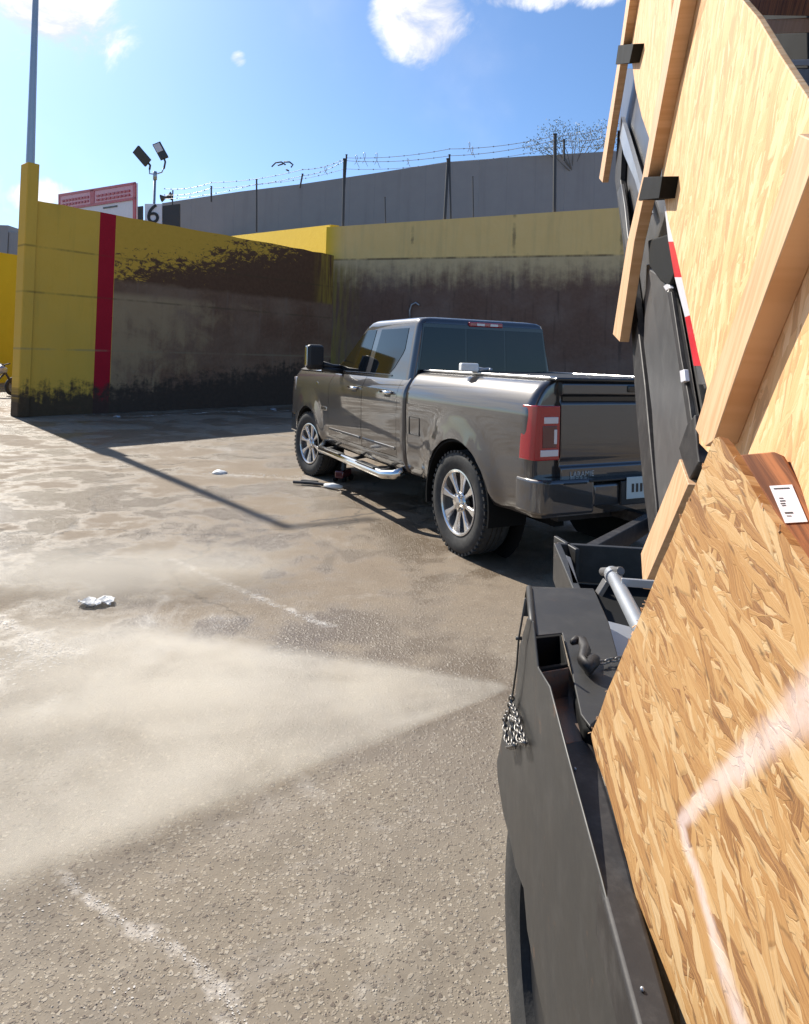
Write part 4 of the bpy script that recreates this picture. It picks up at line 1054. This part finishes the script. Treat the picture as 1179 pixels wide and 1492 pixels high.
# reflective tape
tp_px = [((968, 312), (979, 312)), ((976, 352), (985, 352)), ((983, 400), (996, 398)), ((990, 400), (998, 400)), ((1003, 458), (1010, 458)), ((1012, 532), (1021, 532)), ((1014, 560), (1026, 560))]
def tape(i, a, b2, c3, d2, mt): A_('reflective_tape', [a, b2, c3, d2], -.002, .004, mt, ml)
tape(0, (968, 300), (982, 300), (987, 352), (974, 352), 'tape_white')
tape(1, (974, 352), (987, 352), (996, 404), (983, 404), 'tape_red')
tape(2, (983, 404), (996, 404), (1009, 458), (998, 462), 'tape_white')
tape(3, (998, 462), (1009, 458), (1024, 533), (1011, 533), 'tape_red')
A_('upper_frame', [(962, 255), (975, 300), (1003, 462), (1018, 560), (1040, 560), (1000, 300), (975, 200)], -.03, .02, 'bed_steel', ml)

# wooden sideboards: one thing per board
SB = 'wooden sideboards of the trailer bed'
def board(nm, px, off, th, mt, label, cat, bev=.0015, uvax=None, P=PA, n=nA, group=SB):
    o = slab(nm, px, P, n, off, th, M[mt], None, bev, uvax or UVA)
    # origin at the board itself
    c = sum((v.co for v in o.data.vertices), Vector()) / len(o.data.vertices)
    o.data.transform(Matrix.Translation(-c)); o.location = c
    tag(o, label, cat, group); return o
board('osb_panel', [(925, -140), (1080, -140), (1010, 60), (960, 230), (946, 202), (935, 170), (926, 130), (921, 92), (920, 55)], 0, .011, 'osb_top', 'small pale chipboard panel between the two left upright studs, curved lower end', 'chipboard')
board('osb_panel', [(990, -200), (1040, -120), (1082, 0), (1104, 26), (1135, 78), (1179, 146), (1400, 420), (1500, 900), (1240, 930), (1060, 690), (1013, 640), (1030, 565), (1018, 520), (1001, 440), (985, 368), (973, 320), (964, 262)], 0, .011, 'osb_top', 'largest pale chipboard panel, upper right, behind the wide upright board', 'chipboard')
TS = .038
s1 = board('stud', [(930, -110), (935, -110), (918, 0), (878, 266), (873, 260), (904, 65), (913, 0)], TS, TS, 'stud', 'leftmost and thinnest upright stud against the sky, with a black band', 'stud')
s2 = board('stud', [(1004, -110), (1013, -110), (992, 0), (944, 258), (924, 353), (903, 498), (893, 487), (914, 353), (936, 258), (982, 0)], TS, TS, 'stud', 'middle upright stud with a black band, its foot hanging over the grey steel bed', 'stud')
s3 = board('stud', [(1163, 195), (1188, 206), (1200, 200), (1133, 380), (1087, 505), (1040, 642), (1028, 650), (1013, 625), (1030, 570), (1060, 490), (1110, 350)], TS, TS, 'stud', 'widest upright board, nearest, across the large pale chipboard panel', 'stud')
# black bands round the studs
def band(px, label):
    o = board('band', px, TS + .004, TS + .03, 'rubber', label, 'band', group='black bands on the studs')
band([(901, 66), (923, 64), (917, 92), (897, 94)], 'small black band round the leftmost stud')
band([(938, 258), (965, 257), (960, 289), (930, 292)], 'larger black band round the middle stud')
# short batten at the foot of the bed
board('batten', [(990, 669), (1003, 706), (937, 858), (934, 806)], .012, .04, 'stud', 'short pale batten end hanging below the steel bed beside the near chipboard', 'batten')

# near chipboard sheet
def planeB(pts):
    P3_ = [AY(u, v, Y) for u, v, Y in pts]; n = (P3_[1] - P3_[0]).cross(P3_[2] - P3_[0]).normalized()
    if n.dot(P3_[0] - O) > 0: n = -n
    return P3_[0], n
PB, nB = planeB([(860, 1070, 1.0), (1040, 640, .84), (980, 1492, .70)])
eb1 = (PLN(860, 1070, PB, nB) - PLN(1040, 640, PB, nB)).normalized(); eb2 = nB.cross(eb1).normalized()
def uvB(u, v): q = PLN(u, v, PB, nB) - PB; return q.dot(eb2), q.dot(eb1)
rotB = 0
g1 = uvB(940, 1150); g2 = uvB(1010, 1420); dirx, diry = g2[0] - g1[0], g2[1] - g1[1]
rotB = -math.atan2(-dirx, diry)
L0, L1, L2, L3 = uvB(1190, 1010), uvB(992, 1195), uvB(1030, 1330), uvB(1105, 1560)
M['osb_near'] = osb_mat('osb board near', rot=rotB, flake=.7, light=.74, tint=(1.04, .99, .96), contrast=.86, paint=[(*L0, *L1, .034, .014), (*L1, *L2, .013, .013), (*L2, *L3, .013, .022)])
jag = random.Random(11)
edge = []
for (a, b2) in [((1040, 640), (860, 1070)), ((860, 1070), (1010, 1590))]:
    for i in range(14):
        t = i / 14; edge.append((a[0] + (b2[0] - a[0]) * t + jag.uniform(-1.8, 1.8), a[1] + (b2[1] - a[1]) * t))
edge += [(1010, 1590), (1500, 1800), (1500, 1330)]
for i in range(16):
    t = i / 16; edge.append((1500 + (1062 - 1500) * t + jag.uniform(-2, 2), 1330 + (660 - 1330) * t + jag.uniform(-2, 2)))
edge += [(1056, 645), (1048, 636)]
near = board('osb_panel', edge, 0, .012, 'osb_near', 'rough brown chipboard sheet closest to the viewer, lower right, with a pale streak', 'chipboard', P=PB, n=nB, uvax=(eb2, eb1), bev=0)
# splinters on its top edge
bm = bmesh.new()
for i in range(60):
    t = jag.random(); u, v = (1040 + (860 - 1040) * t, 640 + (430) * t) if i % 3 == 0 else (1060 + (1300 - 1060) * t, 655 + (1020 - 655) * t)
    p = PLN(u, v, PB + nB * jag.uniform(-.012, .002), nB); d = (eb1 * jag.uniform(-1, 1) + eb2 * jag.uniform(-.6, .6) + nB * jag.uniform(-.1, .5)).normalized() * jag.uniform(.002, .007)
    box_between(bm, p, p + d, .0016, .0008)
sp = mesh_obj('splinters', bm, M['stud']); sp.parent = near; sp.matrix_parent_inverse = Matrix.Translation(-Vector(near.location)); sp['kind'] = 'stuff'
# treated post with a label
PP, nP = planeB([(1075, 660, .92), (1179, 830, .76), (1145, 655, .88)])
ep1 = (PLN(1179, 830, PP, nP) - PLN(1075, 665, PP, nP)).normalized(); ep2 = nP.cross(ep1)
post = board('timber_offcut', [(1066, 665), (1075, 662), (1128, 657), (1142, 663), (1200, 765), (1230, 860), (1179, 870), (1160, 830), (1108, 755)], 0, .045, 'treated', 'short reddish brown timber offcut with a white label wedged behind the near chipboard', 'timber', P=PP, n=nP, uvax=(ep2, ep1), group=None, bev=.003)
lb = thing('price_label', PLN(1149, 734, PP, nP), 'small white printed label stapled on the reddish timber', 'label')
slab('paper', [(1121, 708), (1154, 706), (1177, 760), (1144, 762)], PP, nP, .0015, .001, M['tag_white'], lb, 0, (ep2, ep1))
for (u0, v0, u1, v1, w) in [(1127, 711, 1150, 710, 1.6), (1135, 725, 1141, 725, 1.2), (1136, 729, 1144, 728.5, 1.4), (1137, 733, 1144, 732.5, 1.2), (1139, 736, 1145, 735.5, 1.0), (1143, 746, 1155, 745.5, 2.0), (1146, 751, 1153, 751, .8)]:
    slab('print', [(u0, v0), (u1, v1), (u1 + w * .4, v1 + w), (u0 + w * .4, v0 + w)], PP, nP, .002, .0006, M['tag_black'], lb, 0, (ep2, ep1))
# load inside the bed, upper right corner
PLd = PA - nA * .45
for i, (px, off, mt, lab) in enumerate([
        ([(1070, -60), (1400, -60), (1400, 26), (1100, 22)], .05, 'treated', 'dark plank on top of the load, upper right corner'),
        ([(1080, 30), (1400, 18), (1400, 40), (1095, 50)], .04, 'stud', 'light plank second from the top of the load'),
        ([(1110, 88), (1400, 82), (1400, 94), (1120, 96)], .03, 'galv', 'thin grey metal strip in the load'),
        ([(1130, 100), (1400, 98), (1400, 170), (1150, 170)], .02, 'bed_steel', 'dull purple grey board lowest in the visible load')]):
    board('plank', px, off, .05, mt, lab, 'plank', P=PLd, n=nA, group='planks loaded in the trailer bed')
slab('bed_far_side', [(1000, -300), (1500, -300), (1500, 700), (1200, 500), (1060, 100)], PLd, nA, -.2, .05, M['rubber'], ml, 0, UVA)  # dark far side of the bed, added behind the load to hide sky

# frame, fender and wheels: level, beside the viewer
def PC(u, v, X0=.235, k_=.02):
    d = ray(u, v); Y = X0 / (d.x / d.y - k_); return O + d * (Y / d.y)
nC = Vector((-1, .02, 0)).normalized(); PC0 = Vector((.235, 0, .5))
C = lambda nm, px, off, th, mt, bev=.002: slab(nm, px, PC0, nC, off, th, M[mt], ml, bev, (Vector((0, 1, 0)), Vector((0, 0, 1))))
C('fender_skirt', [(776, 905), (768, 900), (757, 940), (751, 1010), (736, 1052), (724, 1108), (725, 1135), (733, 1185), (745, 1233), (751, 1265), (763, 1296), (768, 1355), (781, 1428), (800, 1520), (830, 1650), (1010, 1800), (927, 1492), (875, 1281), (826, 1100), (800, 1000), (783, 972)], 0, .004, 'fender_steel')
zF = 1.0
fpx = [(771, 856), (831, 857), (866, 859), (887, 906), (898, 946), (908, 985), (890, 1030), (860, 1058), (846, 1040), (829, 960), (819, 922), (778, 926), (774, 890)]
bm = bmesh.new(); Pf = [G(u, v, zF) for u, v in fpx]; prism(bm, Pf, Vector((0, 0, -.006))); keep(mesh_obj('fender_top', bm, M['fender_steel'], bevel=.002), ml)
# rounded front lip rolling down
a, b2 = G(771, 856, zF), G(866, 859, zF)
bm = bmesh.new(); rows = []
for i in range(9):
    t = i / 8 * math.pi / 2; off = Vector((.0, math.sin(t) * .07, -(1 - math.cos(t)) * .10)); rows.append((bm.verts.new(a + off), bm.verts.new(b2 + off), bm.verts.new(a + off * .94 + Vector((0, 0, -.004))), bm.verts.new(b2 + off * .94 + Vector((0, 0, -.004)))))
for A, B in zip(rows[:-1], rows[1:]): bm.faces.new((A[0], A[1], B[1], B[0])); bm.faces.new((A[2], B[2], B[3], A[3]))
keep(mesh_obj('fender_lip', bm, M['fender_steel'], smooth=True), ml)
# rolled outer edge highlight
bm = bmesh.new(); tube(bm, [G(771, 857, zF), G(774, 890, zF), G(778, 926, zF)], .008, 8); keep(mesh_obj('fender_edge', bm, M['fender_steel'], smooth=True), ml)
bm = bmesh.new(); p0 = G(690 + 200, 910, .9); prism(bm, [G(886, 905, .90), G(925, 915, .90), G(925, 980, .90), G(905, 1000, .90)], Vector((0, 0, -.01))); keep(mesh_obj('deck_plate', bm, M['galv']), ml)
# stake pocket: open square tube
zK = 1.012
def kp(u, v, z=zK): return G(u, v, z)
outer = [kp(774, 928), (kp(818, 923)), kp(828, 968), kp(781, 976)]
cen = sum(outer, Vector()) / 4
inner = [cen + (p - cen) * .86 for p in outer]
bm = bmesh.new(); dn = Vector((0, 0, -.11))
To = [bm.verts.new(p) for p in outer]; Ti = [bm.verts.new(p) for p in inner]; Bo = [bm.verts.new(p + dn) for p in outer]; Bi = [bm.verts.new(p + dn) for p in inner]
for i in range(4):
    j = (i + 1) % 4
    bm.faces.new((To[i], To[j], Ti[j], Ti[i])); bm.faces.new((To[i], Bo[i], Bo[j], To[j])); bm.faces.new((Ti[i], Ti[j], Bi[j], Bi[i]))
bm.faces.new(Bi)
keep(mesh_obj('stake_pocket', bm, M['rubber'], bevel=.0015), ml)
bm = bmesh.new(); prism(bm, [outer[2] - Vector((0, .003, .004)), outer[3] - Vector((0, .003, .004)), outer[3] + Vector((0, -.003, -.11)), outer[2] + Vector((0, -.003, -.11))], Vector((0, -.003, 0))); keep(mesh_obj('pocket_face', bm, M['rust_steel'], bevel=.001), ml)
# side rail with rusty weld, then the long black tube
bm = bmesh.new(); zr = .955
P_ = [G(784, 978, zr), G(829, 969, zr), G(866, 1078, zr), G(822, 1084, zr)]; prism(bm, P_, Vector((0, 0, -.05))); keep(mesh_obj('side_rail', bm, M['rust_steel'], bevel=.003), ml)
bm = bmesh.new(); P_ = [G(820, 1083, .962), G(862, 1073, .962), G(985, 1492, .962), G(1075, 1800, .962), G(1010, 1800, .962), G(927, 1492, .962)]
prism(bm, P_, Vector((0, 0, -.075))); keep(mesh_obj('side_rail', bm, M['black_steel'], bevel=.006, seg=3), ml)
bm = bmesh.new(); P_ = [G(812, 1092, .93), G(826, 1082, .93), G(838, 1165, .93), G(826, 1160, .93)]; prism(bm, P_, Vector((0, 0, -.05))); keep(mesh_obj('bracket', bm, M['fender_steel'], bevel=.002), ml)
for (u, v) in [(936, 1441), (838, 1120)]:
    bm = bmesh.new(); bmesh.ops.create_icosphere(bm, subdivisions=2, radius=.0022, matrix=Matrix.Translation(G(u, v, .964))); keep(mesh_obj('rivet', bm, M['galv'], smooth=True), ml)
# hook and dark strap
bm = bmesh.new()
hk = [(834, 936), (840, 932), (849, 934), (853, 946), (850, 962), (857, 972), (866, 962)]
tube(bm, [G(u, v, 1.02) for u, v in hk], .0085, 8, radii=[.006, .009, .010, .011, .012, .016, .012]); keep(mesh_obj('hook', bm, M['black_steel'], smooth=True), ml)
bm = bmesh.new(); prism(bm, [G(838, 985, .985), G(862, 968, .985), G(872, 1000, .985), G(880, 1040, .985), G(872, 1068, .985), G(850, 1060, .985), G(836, 1010, .985)], Vector((0, 0, -.03))); keep(mesh_obj('strap', bm, M['rubber'], bevel=.006), ml)
def link(bm, c, d, s, roll, r=.0022):
    d = d.normalized(); a = Vector((0, 0, 1)) if abs(d.z) < .8 else Vector((1, 0, 0)); y = d.cross(a).normalized(); z = d.cross(y)
    y2 = y * math.cos(roll) + z * math.sin(roll)
    pts = [c + d * (s * math.cos(t)) + y2 * (s * .55 * math.sin(t)) for t in [2 * math.pi * i / 14 for i in range(14)]]
    tube(bm, pts, r, 6, close=True)
def chain(nm, pts, s, label, r):
    bm = bmesh.new(); i = 0
    for a, b2 in zip(pts[:-1], pts[1:]):
        n = max(1, round((b2 - a).length / (s * 1.5)))
        for j in range(n): link(bm, a.lerp(b2, (j + .5) / n), b2 - a, s, (i % 2) * math.pi / 2 + .3, r); i += 1
    c = pts[0]; bmesh.ops.translate(bm, verts=bm.verts, vec=-c)
    o = mesh_obj(nm, bm, M['chain'], smooth=True); o.location = c; tag(o, label, 'chain')
pc = lambda u, v, X0=.222: PC(u, v, X0)
chain('chain', [pc(747, 1010), pc(742, 1035), pc(735, 1050), pc(740, 1088), pc(750, 1086), pc(744, 1045), pc(752, 1050), pc(757, 1080), pc(765, 1082), pc(752, 1040), pc(744, 1022)], .0095, 'bunched steel chain dangling at the left edge of the trailer fender', .0022)
chain('chain', [G(874, 966, 1.01), G(890, 962, 1.01), G(912, 958, 1.01)], .008, 'short steel chain stretched from the hook to the chipboard', .0020)
bm = bmesh.new(); pts = [pc(766, 872), pc(756, 930), pc(753, 970), pc(747, 1012)]; c = pts[0]
tube(bm, [p - c for p in pts], .0022, 6); tube(bm, [pts[1] - c - Vector((.006, 0, 0)), pts[1] - c + Vector((.006, 0, 0))], .004, 6)
o = mesh_obj('hanging_cable', bm, M['fence_steel'], smooth=True); o.location = c; tag(o, 'thin dark cable hanging down the front of the trailer fender to the chain', 'cable')
# wheels under the fender
def twheel(y):
    bm = bmesh.new(); w = bpy.data.objects.new('wheel', None); COL.objects.link(w); w.location = (.385, y, .345); keep(w, ml)
    P = [(.20, .085), (.24, .10), (.29, .105), (.33, .095), (.343, .07)]
    lathe(bm, P + [(.345, .03), (.335, .026), (.335, .02), (.345, .016), (.345, -.016), (.335, -.02), (.335, -.026), (.345, -.03)] + [(r, -a) for r, a in P[::-1]], 64, 'X', closed=True)
    mesh_obj('tyre', bm, M['tyre'], w, True, autos=40)
    bm = bmesh.new(); lathe(bm, [(.205, -.065), (.20, -.05), (.12, -.03), (.06, -.05), (.0001, -.055)], 40, 'X'); mesh_obj('rim', bm, M['pocket'], w, True, autos=40)
twheel(1.38); twheel(.50)
# tongue box beyond the fender and the lift cylinder
tb_ = thing('tongue', (0, 0, 0), 'x', 'x'); bpy.data.objects.remove(tb_)
zt_ = .80
def tz(u, v, z=zt_): return G(u, v, z)
bm = bmesh.new()
def beam(a, b2, w, hh):
    box_between(bm, a + Vector((0, 0, -hh / 2)), b2 + Vector((0, 0, -hh / 2)), w, hh)
c1, c2, c3, c4 = tz(812, 791), tz(1010, 803), tz(1030, 880), tz(842, 860)
beam(c1, c2, .03, .16); beam(c1, c4, .03, .16); beam(c1 + Vector((.02, .12, 0)), tz(842, 800), .02, .12)
keep(mesh_obj('tongue_frame', bm, M['fender_steel'], bevel=.004), ml)
bm = bmesh.new(); a = c1 + Vector((.03, -.03, -.16)); prism(bm, [c1 + Vector((.03, -.03, -.16)), c2 + Vector((0, -.03, -.16)), c3 + Vector((0, 0, -.16)), c4 + Vector((.02, 0, -.16))], Vector((0, 0, -.02))); keep(mesh_obj('frame_floor', bm, M['rubber']), ml)
bm = bmesh.new(); prism(bm, [tz(824, 808, .80), tz(832, 812, .80), tz(843, 850, .80), tz(834, 850, .80)], Vector((0, 0, -.03))); keep(mesh_obj('gusset', bm, M['bed_steel'], bevel=.003), ml)
bm = bmesh.new(); a, b2 = AY(893, 838, 1.75), AY(938, 925, 1.30); tube(bm, [a, b2], .017, 16); a2 = a - (b2 - a).normalized() * .01; tube(bm, [a2, a + (b2 - a) * .06], .021, 16)
cyl = mesh_obj('lift_cylinder', bm, M['galv'], smooth=True, autos=40); keep(cyl, ml)
bm = bmesh.new(); tube(bm, [AY(878, 833, 1.8), AY(905, 832, 1.7)], .011, 10); box_between(bm, AY(872, 866, 1.75), AY(884, 846, 1.75), .03, .012)
o = mesh_obj('pivot_pin', bm, M['bed_steel'], bevel=.002); keep(o, ml)
bm = bmesh.new(); box_between(bm, AY(906, 848, 1.62), AY(960, 852, 1.60), .01, .018); keep(mesh_obj('cross_bar', bm, M['galv'], bevel=.001), ml)
# drawbar to the truck
bm = bmesh.new(); tr_m = Matrix.Translation((TX, TY, 0)) @ Matrix.Rotation(TYAW, 4, 'Z'); hb_ = tr_m @ Vector((-1.27, 0, .56))
for e in (c1 + Vector((.1, 0, -.08)), c2 + Vector((0, 0, -.08))): box_between(bm, e, hb_ + Vector((0, 0, -.04)), .05, .10)
keep(mesh_obj('drawbar', bm, M['black_steel'], bevel=.004), ml)

# ---------------------------------------------------------------- debris, suds and spray
rs = random.Random(5)
# jack and scraps beside the front wheel
jp = G(500, 700); j = thing('floor_jack', jp, 'small red and black floor jack half under the pickup behind its front wheel', 'jack', rz=R(-20))
bm = bmesh.new(); box(bm, (0, 0, .09), (.12, .26, .10)); mesh_obj('body', bm, M['dark_lens'], j, bevel=.015)
bm = bmesh.new(); tube(bm, [(0, 0, .12), (0, .02, .26)], .035, 12); lathe(bm, [(.05, .26), (.055, .28), (.0001, .285)], 16, 'Z'); mesh_obj('lifting_pad', bm, M['pocket'], j, True, autos=40)
for x in (-.06, .06):
    for y in (-.1, .1): bm = bmesh.new(); tube(bm, [(x - .02, y, .035), (x + .02, y, .035)], .035, 12); mesh_obj('castor', bm, M['rubber'], j)
gp = G(455, 708); g = thing('spray_wand', gp, 'dark tool with a pale grip lying on wet ground below the front wheel', 'tool', rz=R(-15))
bm = bmesh.new(); tube(bm, [(-.25, 0, .03), (0, 0, .035), (.25, -.02, .03)], .02, 8); box(bm, (-.05, .03, .035), (.22, .05, .05)); mesh_obj('barrel', bm, M['pocket'], g, bevel=.006)
bm = bmesh.new(); tube(bm, [(.18, -.05, .03), (.3, -.09, .04), (.42, -.1, .035)], .03, 10, radii=[.02, .035, .02]); mesh_obj('grip', bm, M['litter'], g, True)
# litter
lp = G(140, 881); bm = bmesh.new()
gr_ = [[bm.verts.new((-.13 + i * .02 + rs.uniform(-.006, .006), -.08 + j_ * .02 + rs.uniform(-.006, .006), .006 + abs(math.sin(i * .5 + j_ * .4)) * .03 + rs.uniform(0, .012))) for j_ in range(9)] for i in range(14)]
for i in range(13):
    for j_ in range(8):
        if (i - 6.5) ** 2 / 44 + (j_ - 4) ** 2 / 17 < 1.05 + rs.uniform(-.15, .15): bm.faces.new((gr_[i][j_], gr_[i + 1][j_], gr_[i + 1][j_ + 1], gr_[i][j_ + 1]))
for v_ in [v_ for v_ in bm.verts if not v_.link_faces]: bm.verts.remove(v_)
o = mesh_obj('crumpled_paper', bm, M['litter']); o.location = lp; o.rotation_euler = (0, 0, R(15)); o.scale = (.8, .8, .8)
sm = o.modifiers.new('s', 'SOLIDIFY'); sm.thickness = .004
tag(o, 'crumpled white paper cup lying on the wet ground, left side', 'litter')
bm = bmesh.new(); box(bm, (0, 0, .012), (.06, .04, .02)); o = mesh_obj('stone', bm, M['pocket'], bevel=.008); o.location = G(133, 886); tag(o, 'small dark scrap beside the crumpled white paper', 'scrap')
for i, (u, v, lab) in enumerate([(748, 530, ''), (170, 608, 'small pale scrap of rubble at the foot of the stained wall'), (398, 597, 'pale rubble lump at the foot of the dark wall near the front wheel'), (320, 690, 'flat pale scrap on the wet ground left of the front wheel')][1:]):
    bm = bmesh.new(); bmesh.ops.create_icosphere(bm, subdivisions=2, radius=.09)
    for vv in bm.verts: vv.co = Vector((vv.co.x * rs.uniform(.9, 1.3), vv.co.y * rs.uniform(.7, 1), max(-.02, vv.co.z * .5 * rs.uniform(.7, 1.1))))
    o = mesh_obj('rubble', bm, M['galv' if i < 2 else 'litter']); o.location = G(u, v); o.location.z = .01; tag(o, lab, 'rubble')
# suds: little lumps of foam in ragged lines and patches
m_, k, b = newmat('suds'); b.inputs['Base Color'].default_value = (.55, .51, .46, 1); b.inputs['Roughness'].default_value = .8; b.inputs['Subsurface Weight'].default_value = .0; M['suds'] = m_
bm = bmesh.new()
def sud(p, r):
    n = 6; c = bm.verts.new(p + Vector((0, 0, r * .45))); a0 = rs.random() * 6; e = rs.uniform(.5, 1.2)
    ring = [bm.verts.new(p + Vector((math.cos(a0 + i) * r * rs.uniform(.7, 1.2), math.sin(a0 + i) * r * e, .0015))) for i in [x * 2 * math.pi / n for x in range(n)]]
    for i in range(n): bm.faces.new((c, ring[i], ring[(i + 1) % n]))
def suds_line(px, n, spread, r0, r1):
    P = [G(u, v) for u, v in px]
    for i in range(n):
        t = rs.random() * (len(P) - 1); s = int(t); f = t - s; p = P[s].lerp(P[min(s + 1, len(P) - 1)], f)
        wv = .5 + .5 * math.sin(t * 9) * math.sin(t * 4.3)
        if rs.random() > wv * .9 + .25: continue
        p = p + Vector((rs.gauss(0, spread), rs.gauss(0, spread), 0)); sud(p, rs.uniform(r0, r1))
suds_line([(95, 1275), (140, 1315), (190, 1350), (250, 1380), (290, 1405), (330, 1450), (355, 1500)], 260, .007, .0010, .003)
suds_line([(255, 820), (300, 838), (350, 860), (400, 882), (450, 903), (480, 912)], 260, .012, .003, .007)
suds_line([(0, 905), (40, 925), (80, 945), (125, 950)], 160, .03, .003, .010)
suds_line([(0, 965), (40, 950), (90, 962), (0, 985)], 160, .05, .003, .010)
suds_line([(20, 960), (120, 945)], 80, .06, .003, .008)
suds_line([(310, 690), (380, 692), (440, 696), (470, 700)], 200, .05, .004, .012)
suds_line([(60, 600), (200, 607), (330, 600), (430, 598)], 120, .05, .01, .03)
suds_line([(0, 1300), (60, 1310), (130, 1340)], 60, .04, .0015, .004)
suds_line([(150, 1470), (230, 1440)], 20, .03, .0015, .004)
tag(mesh_obj('soap_suds', bm, M['suds']), 'white soap suds lying in ragged lines on the wet ground', 'suds', kind='stuff')
# loose chips of gravel so that the near ground has relief
m_, k, b = newmat('gravel'); co = k.new('ShaderNodeObjectInfo')
tcn = k.new('ShaderNodeTexCoord').outputs['Object']; v = k.vor(tcn, 60.); cc = k.sep(v.outputs['Color'])
k.put(b.inputs['Base Color'], k.mix(cc[0], (.20, .15, .11), (.46, .40, .32))); b.inputs['Roughness'].default_value = .8; M['gravel'] = m_
bm = bmesh.new()
for i in range(3200):
    v_ = 900 + 640 * rs.random() ** .8; u_ = rs.uniform(-40, 800); p = G(u_, v_); r = rs.uniform(.0018, .0048) * 1
    n = 5; a0 = rs.random() * 6; c = bm.verts.new(p + Vector((rs.uniform(-r, r) * .4, rs.uniform(-r, r) * .4, r * .55)))
    ring = [bm.verts.new(p + Vector((math.cos(a0 + q_ * 2 * math.pi / n) * r * rs.uniform(.7, 1.3), math.sin(a0 + q_ * 2 * math.pi / n) * r * rs.uniform(.6, 1.1), -.0005))) for q_ in range(n)]
    for q_ in range(n): bm.faces.new((c, ring[q_], ring[(q_ + 1) % n]))
tag(mesh_obj('gravel', bm, M['gravel']), 'small loose pebbles scattered over the rough concrete', 'gravel', kind='stuff')

# water spray: a low fan of mist from the trailer's side
noz = G(752, 1004); noz.z = .0
m_ = bpy.data.materials.new('water mist'); m_.use_nodes = True; k = NT(m_.node_tree); m_.node_tree.nodes.clear()
co = k.new('ShaderNodeTexCoord').outputs['Object']; X, Y, Z = k.sep(co)      # x along the fan axis
rr_ = k.m('SQRT', k.m('ADD', k.m('MULTIPLY', X, X), k.m('MULTIPLY', Y, Y)))
ang = k.m('ARCTAN2', Y, X)
def azi(u, v): g_ = G(u, v) - noz; return math.atan2(g_.y, g_.x)
up_e = azi(300, 935); lo_e = azi(110, 1290)
if lo_e < 0: lo_e += 2 * math.pi
axis = (up_e + lo_e) / 2; half = (lo_e - up_e) / 2; reach = (G(60, 1290) - noz).length
print('spray', noz, math.degrees(up_e), math.degrees(lo_e), reach)
w1 = k.noise(k.vm('MULTIPLY', co, (1.4, 1.4, 3)), 1.6, 5, .6, .3)
w2 = k.noise(k.vm('MULTIPLY', k.comb(k.m('MULTIPLY', rr_, .6), k.m('MULTIPLY', ang, 6.), Z), (1, 1, 2)), 1.3, 4, .6)
e_ = k.m('ADD', k.m('ABSOLUTE', ang), k.m('MULTIPLY', k.m('SUBTRACT', w1, .5), .12))
fa = k.ss(e_, half, half * .86)
fr_ = k.m('MULTIPLY', k.ss(rr_, .0, .12), k.ss(k.m('ADD', rr_, k.m('MULTIPLY', k.m('SUBTRACT', w1, .5), 1.2)), reach * 1.5, reach * .75))
fz = k.ss(Z, k.m('MULTIPLY_ADD', rr_, .065, .04), .0)
dn = k.m('MULTIPLY', k.m('MULTIPLY', fa, fr_), fz)
dn = k.m('MULTIPLY', dn, k.m('MULTIPLY_ADD', k.ss(k.m('ADD', k.m('MULTIPLY', w1, .55), k.m('MULTIPLY', w2, .45)), .36, .64), 1.3, .22))
dn = k.m('MULTIPLY', dn, k.m('DIVIDE', 14., k.m('MULTIPLY_ADD', rr_, .7, .8)))
pv = k.new('ShaderNodeVolumePrincipled'); pv.inputs['Color'].default_value = (.96, .92, .84, 1); k.put(pv.inputs['Density'], dn); pv.inputs['Anisotropy'].default_value = .2
oo = k.new('ShaderNodeOutputMaterial'); k.l.new(pv.outputs[0], oo.inputs['Volume']); M['mist'] = m_
bm = bmesh.new(); Rr = reach * 1.5; pts = [Vector((0, 0, 0))]
for i in range(13):
    a = -half * 1.12 + i / 12 * half * 2.24; pts.append(Vector((math.cos(a) * Rr, math.sin(a) * Rr, 0)))
prism(bm, [p + Vector((0, 0, .006)) for p in pts], Vector((0, 0, .24)))
o = mesh_obj('water_spray', bm, M['mist']); o.location = noz; o.rotation_euler = (0, 0, axis)
tag(o, 'fan of pale water mist spraying low across the ground from beside the trailer fender', 'spray', kind='stuff')
# thinner drift of mist beyond the fan, upper left
m_ = bpy.data.materials.new('thin mist'); m_.use_nodes = True; k = NT(m_.node_tree); m_.node_tree.nodes.clear()
co = k.new('ShaderNodeTexCoord').outputs['Object']; X, Y, Z = k.sep(co)
r2 = k.m('ADD', k.m('MULTIPLY', X, X), k.m('MULTIPLY', Y, Y)); w1 = k.noise(co, 1.7, 5, .6, .4)
dn = k.m('MULTIPLY', k.ss(k.m('ADD', r2, k.m('MULTIPLY', k.m('SUBTRACT', w1, .5), 1.2)), .9, .1), k.ss(Z, .95, 0.)); dn = k.m('MULTIPLY', dn, 2.2)
pv = k.new('ShaderNodeVolumePrincipled'); pv.inputs['Color'].default_value = (.95, .90, .80, 1); k.put(pv.inputs['Density'], dn)
oo = k.new('ShaderNodeOutputMaterial'); k.l.new(pv.outputs[0], oo.inputs['Volume']); M['mist2'] = m_
def puff(u, v, sx, sy, sz, rz, lab):
    bm = bmesh.new(); lathe(bm, [(1., 0), (1., 1.)], 24, 'Z'); o = mesh_obj('drifting_mist', bm, M['mist2']); g_ = G(u, v); o.location = (g_.x, g_.y, .008); o.scale = (sx, sy, sz); o.rotation_euler = (0, 0, rz)
    tag(o, lab, 'mist', kind='stuff')
puff(190, 850, 1.35, .55, .30, R(8), 'thin yellowish drift of mist over the ground, upper left of the spray')
